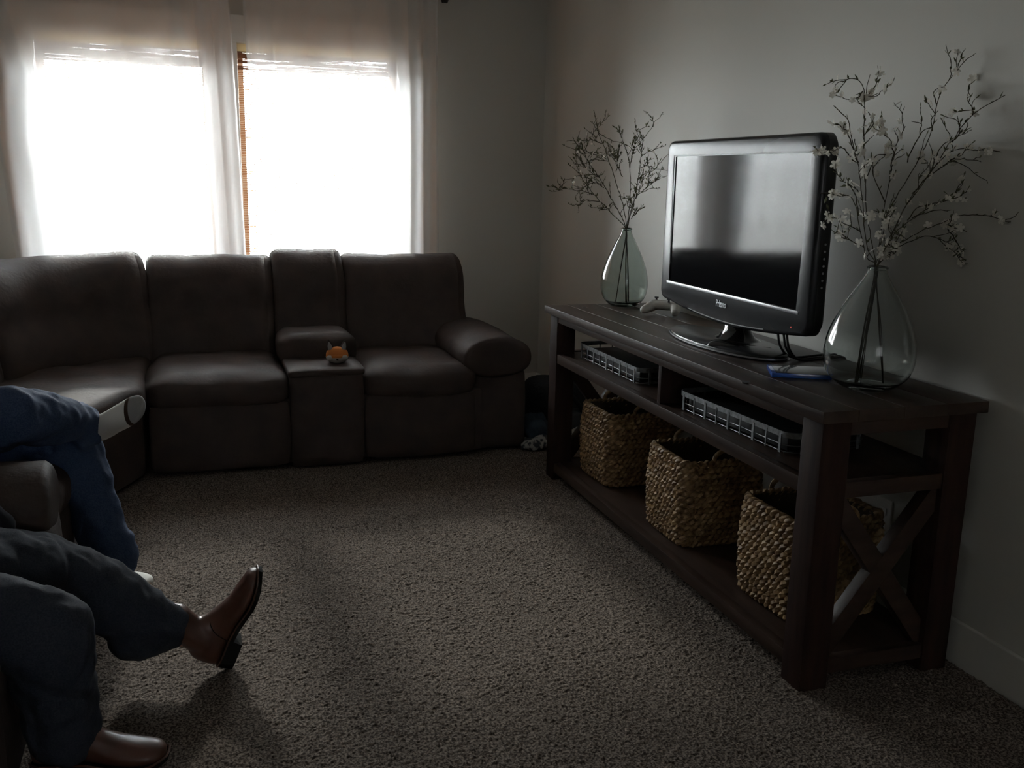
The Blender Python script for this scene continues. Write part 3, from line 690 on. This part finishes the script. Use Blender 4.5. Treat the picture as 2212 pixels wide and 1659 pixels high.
pet = MB()
for k in range(5):
    a = 2*PI*k/5; ca, sa = math.cos(a), math.sin(a)
    pts = [(0, 0, 0), (.35, -.28, .12), (.8, -.36, .22), (1.05, -.1, .2), (1.05, .12, .2), (.8, .36, .22), (.35, .28, .12)]
    pet.add([(x*ca-y*sa, x*sa+y*ca, z) for x, y, z in pts], [(0, 1, 2, 3), (0, 3, 4), (0, 4, 5, 6)])
PETAL = pet.mesh('blossom', M['petal'])
def leafpts(mb, p, d, L, w):
    d = d.normalized(); s = d.cross(Vector((random.uniform(-1, 1), random.uniform(-1, 1), .6))).normalized(); u = s.cross(d)
    mb.add([p, p+d*L*.35+s*w, p+d*L*.7+s*w*.7+u*w*.3, p+d*L, p+d*L*.7-s*w*.7+u*w*.3, p+d*L*.35-s*w, p+d*L*.5-u*w*.35], [(0, 1, 6), (1, 2, 6), (2, 3, 6), (3, 4, 6), (4, 5, 6), (5, 0, 6)])
def spray(label, group, yv, vase_c, mains, twigs, conv, dk, base, nbl, bs, nleaf, ntwig, r0):
    """one branch: main stem traced from neck to tip, side twigs, leaves, blossoms. dk: depth slope towards +y"""
    b = thing('flowering_branch', label, 'branch', vase_c, group)
    neck = at(*conv(mains[0]), y=yv)
    def P(q):
        a = at(*conv(q), y=yv); dd = max(0, a.z-neck.z)+abs(a.x-neck.x)*.5; a = at(*conv(q), y=yv+dk*dd); return a if a.x < 2.0 else at(*conv(q), x=2.0+(a.x-2.0)*.12)
    pts = [P(q) for q in mains]
    nk = Vector((vase_c.x+(pts[0].x-vase_c.x)*.25, vase_c.y+random.uniform(-.005, .005), vase_c.z+.345)); bt = Vector((vase_c.x+base[0], vase_c.y+base[1], vase_c.z+.016))
    full = [bt, bt.lerp(nk, .5)+Vector((random.uniform(-.004, .004), random.uniform(-.004, .004), 0)), nk+Vector((0, 0, -.03)), nk+(pts[1]-nk)*.12]+pts[1:]
    path = catmull(full, 6)
    for i in range(12, len(path)): path[i] = path[i]+noise.noise_vector(path[i]*38)*.0042
    n = len(path); MB().tube(path, [lerp(r0, .0011, (i/n)**1.0) for i in range(n)], 6).obj('stem', M['bark'], b)
    tw = MB(); tips = []; segs = [(path[i], (path[i]-path[i-1]).normalized()) for i in range(22, n)]
    for t in twigs:
        tp = catmull([P(q)+Vector((0, random.uniform(-.02, .02)*k, 0)) for k, q in enumerate(t)], 5)
        tp = [p+noise.noise_vector(p*45)*.006*(i > 0) for i, p in enumerate(tp)]
        tw.tube(tp, [lerp(.0017, .0008, i/len(tp)) for i in range(len(tp))], 5); segs += [(tp[i], (tp[i]-tp[i-1]).normalized()) for i in range(1, len(tp))]; tips.append(tp[-1])
    for k in range(ntwig):
        p, d = random.choice(segs[:max(6, len(segs)-4)]); d2 = (d*.9+Vector((random.uniform(-1, 1), random.uniform(-1, 1), random.uniform(-.2, .9)))*.75).normalized(); L = random.uniform(.025, .065); tp = [p]
        for j in range(6):
            d2 = (d2+Vector((random.uniform(-.4, .4), random.uniform(-.4, .4), random.uniform(-.3, .35)))).normalized(); tp.append(tp[-1]+d2*L/6)
        tw.tube(tp, [lerp(.0013, .0007, i/6) for i in range(7)], 5); segs += [(tp[i], d2) for i in range(2, 7)]
    stuff(tw.obj('twigs', M['bark'], b))
    lf = MB()
    for k in range(nleaf):
        p, d = random.choice(segs); leafpts(lf, p, d+Vector((random.uniform(-1, 1), random.uniform(-1, 1), random.uniform(-.3, 1)))*.8, random.uniform(.010, .022), random.uniform(.0018, .0035))
    stuff(lf.obj('leaves', M['leaf'], b, False))
    for k in range(nbl):
        p, d = random.choice(segs); o = bpy.data.objects.new('blossom', PETAL); COL.objects.link(o); o.parent = b
        o.location = p+Vector((random.uniform(-1, 1), random.uniform(-1, 1), random.uniform(-.5, 1)))*.007-b.location
        o.rotation_euler = (random.uniform(0, 6.3), random.uniform(0, 6.3), random.uniform(0, 6.3)); s = bs*random.uniform(.75, 1.25); o.scale = (s, s, s)
cl = lambda q: (1220+q[0]/5.927, 230+q[1]/5.927)
cr_ = lambda q: (1700+q[0]/2.074, 100+q[1]/2.074)
GL, GR = 'twiggy branches in the far vase', 'blossoming branches in the near vase'
LB = [('tallest twiggy branch of the far vase, its thin tip highest against the wall', [(790, 1540), (740, 1230), (640, 920), (560, 670), (480, 450), (420, 300), (395, 180), (370, 45)],
       [[(560, 700), (450, 690), (380, 680), (300, 710), (200, 745), (110, 715)], [(545, 680), (420, 590), (330, 600), (210, 605)], [(480, 470), (400, 440), (280, 430), (130, 450)], [(440, 340), (490, 380), (560, 440), (580, 590), (570, 660)]], .1),
      ('twiggy branch of the far vase leaning left between the tallest and the lowest', [(785, 1540), (700, 1360), (620, 1230), (520, 1040), (430, 900), (350, 770), (270, 660), (170, 545)],
       [[(500, 1040), (400, 990), (320, 990), (230, 1080), (130, 1150)], [(430, 900), (330, 880), (220, 890), (150, 950), (65, 1030)], [(350, 850), (290, 800), (200, 745), (95, 660)]], -.25),
      ('lowest left-leaning twiggy branch of the far vase', [(780, 1535), (660, 1430), (550, 1310), (400, 1160), (290, 1010), (210, 900), (150, 760)],
       [[(380, 1130), (250, 1085), (130, 1065), (20, 1045)], [(440, 1220), (330, 1210), (250, 1190), (180, 1250), (70, 1270)], [(250, 1190), (180, 1240), (140, 1340)], [(540, 1310), (500, 1315), (460, 1305)]], .3),
      ('upright twiggy branch in the middle of the far vase', [(800, 1535), (830, 1250), (840, 1000), (830, 760), (800, 610), (760, 480)],
       [[(830, 760), (860, 600), (885, 490)], [(655, 830), (660, 620), (680, 465)], [(740, 900), (680, 740), (600, 650)]], -.15),
      ('right-hand upright twiggy branch of the far vase, forked at its top', [(820, 1530), (880, 1200), (930, 980), (960, 780), (980, 620), (1000, 430), (1015, 390)],
       [[(960, 770), (1030, 765), (1120, 775), (1200, 790), (1285, 830)], [(980, 640), (1040, 590), (1145, 550)], [(930, 930), (1000, 880), (1110, 810)], [(1000, 430), (970, 395)]], .2),
      ('short twiggy branch of the far vase reaching right towards the television', [(825, 1530), (900, 1180), (1000, 1080), (1100, 1000), (1215, 925)],
       [[(850, 1440), (880, 1380), (940, 1335)], [(900, 1180), (940, 1120), (945, 1080)]], -.2)]
for i, (lab, ms, tws, dk) in enumerate(LB):
    a = 2*PI*(i % 3)/3+.4+.12*(i//3); spray(lab, GL, VL.y, VL, ms, tws, cl, dk, (.035*math.cos(a), .035*math.sin(a)), 8, .0062, 150, 44, .0020)
RB = [('tall left branch of the near vase, its tip hooked over', [(380, 985), (365, 800), (350, 620), (345, 450), (345, 280), (340, 180), (295, 145), (245, 160)], [[(345, 240), (365, 225), (378, 220)], [(345, 400), (380, 350), (398, 300)], [(340, 200), (320, 230), (310, 232)], [(350, 620), (395, 500), (450, 485)]], .1),
      ('left-leaning branch of the near vase with two thin bare tips', [(375, 985), (355, 880), (330, 600), (300, 450), (270, 330), (210, 265)], [[(320, 520), (260, 400), (210, 370), (140, 350)], [(310, 520), (240, 460), (195, 480), (120, 495)]], -.15),
      ('straight tallest branch of the near vase pointing up right', [(390, 985), (450, 750), (560, 560), (640, 400), (670, 260), (700, 190), (790, 75)], [[(540, 520), (570, 400), (600, 340), (625, 270)], [(670, 260), (672, 200), (668, 182)], [(650, 380), (640, 330), (655, 290)]], .12),
      ('long bare-tipped branch of the near vase reaching to the far right', [(395, 985), (520, 740), (640, 570), (740, 420), (830, 310), (980, 218)], [[(830, 310), (835, 290), (822, 285)], [(740, 430), (750, 380), (760, 345)], [(640, 570), (700, 450), (720, 430)]], -.1),
      ('right-hand branch of the near vase bending level below the longest tip', [(395, 985), (430, 940), (540, 700), (700, 500), (760, 465), (870, 465), (955, 473)], [[(560, 660), (690, 540), (790, 520), (905, 605)], [(720, 520), (790, 500), (825, 520)]], .2),
      ('branch of the near vase spreading right at half height, full of blossom', [(395, 985), (430, 930), (500, 820), (640, 720), (720, 690), (800, 680)], [[(560, 770), (640, 735), (700, 740)], [(540, 780), (590, 720), (680, 715)]], -.2),
      ('low branch of the near vase with a long bare curved tip to the right', [(395, 985), (440, 940), (560, 850), (720, 780), (830, 755), (960, 772)], [[(700, 790), (760, 810), (840, 835)], [(720, 820), (750, 880), (785, 915)]], .12),
      ('lowest right-drooping branch of the near vase', [(395, 985), (440, 950), (520, 890), (640, 850), (720, 900), (800, 960)], [[(500, 900), (470, 910), (480, 930)]], -.12),
      ('short upright branch in the middle of the near vase, thick with blossom', [(388, 985), (440, 700), (490, 450), (530, 360)], [[(470, 560), (460, 430), (415, 355)], [(440, 700), (400, 560), (410, 480)]], .25),
      ('lowest left branch of the near vase with white blossoms before the television edge', [(375, 985), (350, 930), (300, 700), (225, 670), (150, 655)], [[(345, 900), (290, 870), (250, 860)], [(330, 830), (285, 800), (240, 770)], [(320, 760), (300, 630), (272, 632)]], -.2)]
for i, (lab, ms, tws, dk) in enumerate(RB):
    a = 2*PI*(i % 3)/3+1.2+.1*(i//3); spray(lab, GR, VR.y, VR, ms, tws, cr_, dk, (.045*math.cos(a), .045*math.sin(a)), 34 if i not in (2, 3) else 10, .0112, 34, 14, .0015)

# ------------------------------------------------------------------ fox plush on the sofa console
fx = thing('fox_plush', 'small orange and white fox head plush toy sitting on the sofa console', 'plush toy', (.61, 4.47, .478))
FC = Vector((.612, 4.475, .478)); yaw = math.radians(-8)
def fp(x, y, z): return FC+Vector((x*math.cos(yaw)-y*math.sin(yaw), x*math.sin(yaw)+y*math.cos(yaw), z))
def foxball(zlo, zhi, off, n=28):
    rows = []
    for i in range(n+1):
        z = lerp(zlo, zhi, i/n); k = math.sqrt(max(.0008, 1-abs((z-.034)/(.036 if z < .034 else .043))**2.3))
        rows.append([fp((.053+off)*k*math.cos(2*PI*j/32), (.042+off)*k*math.sin(2*PI*j/32)-(.012*k if abs(j-24) < 3 and z < .042 else 0), z) for j in range(32)])
    return MB().grid(rows, True, True)
foxball(.0, .031, .0005).obj('white_muzzle', M['foxw'], fx)
foxball(.031, .0765, .0).obj('head', M['fox'], fx)
for s in (-1, 1):
    MB().rbox(fp(s*.030, -.034, .030), (.019, .010, .011), .009, 4).obj('cheek', M['foxw'], fx)
    c = fp(s*.030, 0, .064); t = fp(s*.040, .004, .112); t2 = fp(s*.020, .0, .070)
    e = MB(); e.tube([c, c.lerp(t, .35), c.lerp(t, .7), t], [.0165, .015, .009, .001], 12); e.obj('ear', M['foxd'], fx)
    e = MB(); q = fp(0, -.010, 0)-FC; e.tube([c+q, c.lerp(t, .35)+q*.9, c.lerp(t, .62)+q*.7, c.lerp(t, .85)+q*.25], [.0115, .0105, .006, .001], 10); e.obj('inner_ear', M['sockgrey'], fx)
    ball(fp(s*.021, -.0405, .036), .0046, 10).obj('eye', M['gloss'], fx)
ball(fp(.001, -.0535, .024), (.0052, .004, .0042), 10).obj('nose', M['foxd'], fx)

# ------------------------------------------------------------------ bag and clothes heaped in the corner
bagm = MB().rbox((1.80, 4.73, .155), (.185, .15, .15), .15, 12, .005, .022, 7, seed=4)
bg_ = thing('black_bag', 'slumped black bag on the floor in the corner between sofa and console', 'bag', (1.765, 4.72, 0))
bagm.obj('bag_body', M['nylon'], bg_, ang=90)
MB().tube(catmull([(1.80, 4.60, .27), (1.86, 4.53, .22), (1.91, 4.52, .13), (1.92, 4.56, .06)], 6), .012, 8).obj('strap', M['nylon'], bg_)
MB().rbox((1.95, 4.60, .09), (.075, .10, .055), .04, 8, .01, .015, 9).obj('side_pocket', M['nylon'], bg_, ang=90)
def cloth(c, h, m, label, seed, rz=0, kind='clothing'):
    o = MB().rbox((0, 0, 0), h, min(h)*.95, 16, .01, .0, mtx=None).obj('crumpled_garment', m, ang=100)
    for v in o.data.vertices:
        p = Vector(c)+Matrix.Rotation(rz, 3, 'Z') @ v.co
        f = noise.noise(Vector((p.x*22+seed, p.y*9, p.z*12)))*.028+noise.noise(Vector((p.x*9, p.y*26+seed, p.z*14)))*.02
        v.co = p+Vector((f*.5, f*.5, f)); v.co.z = max(.012, v.co.z)
    return tag(o, label, kind, 'clothes heaped in the corner')
cloth((1.625, 4.50, .075), (.085, .10, .055), M['cloth1'], 'crumpled faded blue garment between the sofa arm and console leg', 1, .3)
cloth((1.64, 4.40, .035), (.105, .055, .026), M['cloth2'], 'mottled white cloth along the floor in front of the blue garment', 5, -.05)
cloth((1.86, 4.42, .04), (.11, .06, .032), M['cloth2'], 'mottled white cloth on the floor behind the far X brace', 9, .1)
cloth((1.87, 4.52, .085), (.10, .08, .05), M['cloth3'], 'dark grey garment lying on the white cloth behind the far X brace', 13, .2)

# ------------------------------------------------------------------ people
def loft(path, size, up, n=28, cap=True, sq=2.2):
    """elliptical loft; size (w, h) per station; up: reference for h axis"""
    path = [Vector(p) for p in path]; rows = []; N = len(path)
    for i, p in enumerate(path):
        t = (path[min(i+1, N-1)]-path[max(i-1, 0)]).normalized(); u = Vector(up); u = (u-t*u.dot(t)).normalized(); s = t.cross(u); w_, h_ = size[i]
        row = []
        for j in range(n):
            a = 2*PI*j/n; c, q = math.cos(a), math.sin(a); row.append(p+s*w_*math.copysign(abs(c)**(2/sq), c)+u*h_*math.copysign(abs(q)**(2/sq), q))
        rows.append(row)
    return MB().grid(rows, True, cap)
def chain(pts, rad):
    return [capsule(a, b, r, r2) for a, b, r, r2 in zip(pts, pts[1:], rad, rad[1:])]
def hand_parts(wr, d, up, side):
    """a relaxed half-closed hand: palm, four bent fingers of different lengths and a thumb from the palm's side"""
    d = Vector(d).normalized(); up = Vector(up); up = (up-d*up.dot(d)).normalized(); s = d.cross(up)*side; wr = Vector(wr); P = []
    P += [capsule(wr+s*x, wr+d*.075+s*x*1.3, .016, .013) for x in (-.026, -.009, .009, .026)]
    for x, L in ((-.034, .062), (-.012, .076), (.011, .080), (.033, .072)):
        a = wr+d*.078+s*x; b = a+d*L*.45-up*L*.18; c = b+d*L*.2-up*L*.33; e = c-d*L*.08-up*L*.22; P += chain([a, b, c, e], [.0092, .0088, .008, .0072])
    a = wr+d*.022+s*.030; b = a+d*.026+s*.026-up*.012; c = b+d*.028+s*.004-up*.012; P += chain([a, b, c], [.0115, .010, .0085])
    return P
def person(name_label, Y, hipz, kneeL, ankL, kneeR, ankR, shirt, elbowL, wristL, elbowR, wristR, hairm, denim, jl, jr, dy=.105, seed=0):
    pr = thing('person', name_label, 'person', (-.86, Y, 0))
    hip = Vector((-.86, Y, hipz)); ch = Vector((-.95, Y, .93)); nk = Vector((-.95, Y, 1.075)); hd = Vector((-.925, Y, 1.235))
    hl, hr = hip+Vector((0, dy*.9, 0)), hip-Vector((0, dy*.9, 0)); sl, sr = Vector((-.95, Y+.185, 1.0)), Vector((-.95, Y-.185, 1.0))
    B = chain([hl, kneeL, ankL], [.075, .052, .038])+chain([hr, kneeR, ankR], [.075, .052, .038])
    B += chain([hip, hip.lerp(ch, .5), ch], [.105, .10, .12])+chain([ch, nk, hd-Vector((0, 0, .06))], [.08, .056, .052])+chain([sl, elbowL, wristL], [.045, .034, .024])+chain([sr, elbowR, wristR], [.045, .034, .024])+chain([sl, sr], [.055, .055])
    B += [ball(hd+Vector((0, 0, .02)), (.092, .074, .105)), ball(hd+Vector((.028, 0, -.045)), (.062, .056, .062)), capsule(hd+Vector((.085, 0, .012)), hd+Vector((.106, 0, -.022)), .010, .014), capsule(hd+Vector((.082, -.02, -.058)), hd+Vector((.082, .02, -.058)), .009, .009)]
    for s in (-1, 1):
        B += [ball(hd+Vector((-.005, s*.077, -.002)), (.022, .009, .032)), ball(hd+Vector((.076, s*.030, .012)), (.014, .017, .012))]
    for wr, el, s in ((wristL, elbowL, 1), (wristR, elbowR, -1)):
        B += hand_parts(Vector(wr), Vector(wr)-Vector(el), (0, 0, 1), -s)
    smooth_blob('body', M['skin'], pr, B, .0075, 2)
    J = [x for x in jl]+[x for x in jr]+[capsule(hl, hr, .118, .118), capsule(hip, hip+Vector((-.02, 0, .08)), .125, .122)]
    smooth_blob('jeans', denim, pr, J, .009, 5, .010, 17)
    Sh = chain([hip+Vector((-.01, 0, .06)), hip.lerp(ch, .5), ch], [.135, .128, .145])+chain([ch, nk-Vector((0, 0, .03))], [.10, .07])+chain([sl, sr], [.085, .085])
    for s_, e_, w_ in ((sl, elbowL, wristL), (sr, elbowR, wristR)):
        Sh += chain([s_, Vector(e_), Vector(e_).lerp(Vector(w_), .88)], [.066, .054, .042])
    smooth_blob('shirt', shirt, pr, Sh, .010, 5, .006, 14)
    smooth_blob('hair', hairm, pr, [ball(hd+Vector((-.022, 0, .042)), (.098, .083, .100)), ball(hd+Vector((-.05, 0, -.01)), (.055, .075, .075))], .008, 4, .004, 40)
    for s in (-1, 1): ball(hd+Vector((.086, s*.030, .013)), .0085, 8).obj('eye', M['gloss'], pr)
    return pr
V = Vector
# far person: right ankle crossed over the left knee, white socks
kL, aL = V((-.405, 3.24, .455)), V((-.315, 3.18, .09)); kR, aR = V((-.525, 2.93, .665)), V((-.35, 3.205, .572))
jl = chain([V((-.86, 3.265, .53)), kL, kL.lerp(aL, .5)+V((.004, 0, 0)), aL+V((.0, 0, .02))], [.115, .086, .082, .074])+chain([aL+V((.012, 0, .045)), aL+V((.018, 0, .015))], [.074, .07])
jr = chain([V((-.86, 3.065, .545)), kR, kR.lerp(aR, .5), aR+V((-.02, -.02, .0))], [.115, .088, .078, .062])+chain([aR+V((-.028, .02, .03)), aR+V((.02, -.03, -.055))], [.026, .024])+chain([aR+V((-.05, .0, .03)), aR+V((-.012, -.05, -.06))], [.03, .026])
p1 = person('person in blue jeans and white socks on the sofa, one ankle crossed over the knee', 3.165, .555, kL, aL, kR, aR, M['shirt1'],
            V((-.90, 3.46, .80)), V((-.82, 3.32, .78)), V((-.94, 2.90, .78)), V((-.86, 3.02, .80)), M['hair'], M['denim1'], jl, jr)
def sock_foot(parent, heel, toe, up, shaft, w=.044, tm='sockgrey'):
    heel, toe = V(heel), V(toe); ts = [0, .03, .08, .16, .28, .42, .56, .68, .74, .77, .8, .86, .91, .95, .98, 1.0]
    ww = [.35, .55, .68, .74, .75, .80, .95, 1.03, 1.05, 1.05, 1.04, .98, .88, .72, .5, .2]; hh = [.4, .75, 1.0, 1.12, 1.15, 1.0, .82, .66, .60, .58, .56, .50, .45, .38, .27, .12]
    P = [heel.lerp(toe, t) for t in ts]; sz = [(a*w, b*.038) for a, b in zip(ww, hh)]; U = V(up)
    loft(P[:9], sz[:9], up).obj('sock', M['sock'], parent)
    if tm == 'sockgrey': loft(P[8:11], [(a+.0004, b+.0004) for a, b in sz[8:11]], up).obj('sock_stripe', M['sockline'], parent)
    else: loft(P[8:11], sz[8:11], up).obj('sock', M['sock'], parent)
    loft(P[10:], sz[10:], up).obj('sock_toe', M[tm], parent)
    smooth_blob('sock_ankle', M['sock'], parent, [capsule(heel.lerp(toe, .2), shaft, .036, .040)], .005, 2)
hl_, to_ = V((-.352, 3.225, .522)), V((-.178, 3.10, .642)); dd = (to_-hl_).normalized()
view = (CAM-hl_).normalized()
sock_foot(p1, hl_, to_, view*.8+V((-.5, 0, .55)), aR+V((-.03, -.02, .01)), .047)
sock_foot(p1, (-.40, 3.205, .040), (-.192, 3.125, .034), (0, 0, 1), aL+V((0, 0, .05)), .05, 'sock')

# boots
def boot(parent, heel, fwd, up, shaft):
    """ankle boot; heel: back bottom point of the sole, fwd: sole direction, up: away from the sole, shaft: point the shaft runs to"""
    heel, fwd, up = V(heel), V(fwd).normalized(), V(up); up = (up-fwd*up.dot(fwd)).normalized(); sd = fwd.cross(up)
    def F(x, y, z): return heel+fwd*x*.95+sd*y+up*z
    L = .305
    xs = [0, .006, .02, .05, .09, .13, .165, .20, .23, .26, .28, .295, .303, .305]
    hw = [.016, .027, .034, .036, .034, .035, .040, .046, .048, .046, .041, .031, .016, .004]
    zt = [.100, .114, .126, .136, .137, .118, .093, .077, .069, .063, .059, .053, .046, .039]
    zb = [.034, .032, .031, .031, .031, .028, .022, .018, .016, .017, .019, .022, .026, .030]
    rows = []
    for x, w_, a, b in zip(xs, hw, zt, zb):
        row = []
        for j in range(28):
            t = 2*PI*j/28; c, s_ = math.cos(t), math.sin(t); k = math.copysign(abs(s_)**.8, s_); zz = lerp(b, a, .5+.5*k)
            row.append(F(x, w_*math.copysign(abs(c)**.75, c)*(1 if k < 0 else lerp(1, .72, k*.9)), zz))
        rows.append(row)
    prt = [MB().grid(rows, True, True)]
    an = F(.062, 0, .105); sh = V(shaft); prt += chain([an, an.lerp(sh, .5), sh], [.042, .045, .050])+[capsule(F(.05, 0, .08), F(.10, 0, .10), .034, .034)]
    smooth_blob('boot_upper', M['boot'], parent, prt, .0055, 3, .0015, 25)
    def outl(g): 
        pts = [(x, w_+g) for x, w_ in zip(xs, hw)]; return [(x-.003 if x == 0 else (x+.004 if x > .3 else x), y) for x, y in pts]+[(x-.003 if x == 0 else (x+.004 if x > .3 else x), -y) for x, y in pts[::-1]]
    ol = outl(.004)
    def zs(x): return interp(x, [0, .09, .13, .20, .25, .31], [.026, .026, .022, .010, .0085, .022])
    sole = MB(); top = [F(x, y, zs(x)+.010) for x, y in ol]; bot = [F(x, y, zs(x)) for x, y in ol]; n = len(ol)
    h2 = n//2
    f = [(i, (i+1) % n, n+(i+1) % n, n+i) for i in range(n)]+[(i, i+1, n-2-i, n-1-i) for i in range(h2-1)]+[(n+i, n+i+1, 2*n-2-i, 2*n-1-i) for i in range(h2-1)]
    sole.add(top+bot, f).obj('boot_sole', M['sole'], parent, False)
    hp = [(x, y) for x, y in ol if x <= .09]; hp = sorted(hp, key=lambda p: (p[1] < 0, p[0] if p[1] > 0 else -p[0]))
    hl = MB(); n = len(hp); hl.add([F(x, y, .027) for x, y in hp]+[F(x*.94+.002, y*.95, 0) for x, y in hp], [tuple(range(n)), tuple(range(2*n-1, n-1, -1))]+[(i, (i+1) % n, n+(i+1) % n, n+i) for i in range(n)])
    hl.obj('boot_heel', M['sole'], parent, False)
    MB().tube([F(x, y*.985, zs(x)+.0125) for x, y in ol], .0028, 5, loop=True).obj('boot_welt', M['boot'], parent)
    for s_ in (-1, 1):
        MB().tube(catmull([F(.128, s_*.022, .105), F(.113, s_*.032, .095), F(.10, s_*.039, .075), F(.09, s_*.0385, .045)], 6), .0013, 5).obj('boot_seam', M['sole'], parent)
kL, aL = V((-.41, 2.49, .375)), V((-.075, 2.535, .125)); kR, aR = V((-.345, 2.085, .385)), V((-.335, 2.14, .12))
jl = chain([V((-.86, 2.40, .52)), kL, V((-.29, 2.515, .285)), V((-.19, 2.53, .185)), V((-.125, 2.535, .16))], [.112, .088, .092, .088, .068])+chain([V((-.21, 2.53, .135)), V((-.16, 2.53, .135))], [.062, .058])+chain([V((-.86, 2.33, .49)), V((-.52, 2.34, .43))], [.11, .095])+[capsule(V((-.62, 2.38, .455)), V((-.43, 2.41, .40)), .10, .09)]
jr = chain([V((-.86, 2.19, .52)), V((-.58, 2.12, .47)), kR, kR.lerp(aR, .5), aR], [.112, .105, .093, .084, .080])
p2 = person('person in dark jeans and brown leather boots at the left, one leg stretched out', 2.29, .545, kL, aL, kR, aR, M['shirt2'],
            V((-.51, 2.50, .48)), V((-.74, 2.40, .62)), V((-.80, 2.0, .72)), V((-.66, 2.12, .63)), M['hair'], M['denim2'], jl, jr, seed=3)
boot(p2, (.036, 2.535, .012), (.39, -.0, .92), (-.92, .0, .39), (-.105, 2.535, .165))
boot(p2, (-.405, 2.155, .012), (.98, -.16, 0), (0, 0, 1), (-.335, 2.145, .20))

TVROOT.rotation_euler.z = math.radians(-0.6); TVROOT.location.x -= .008
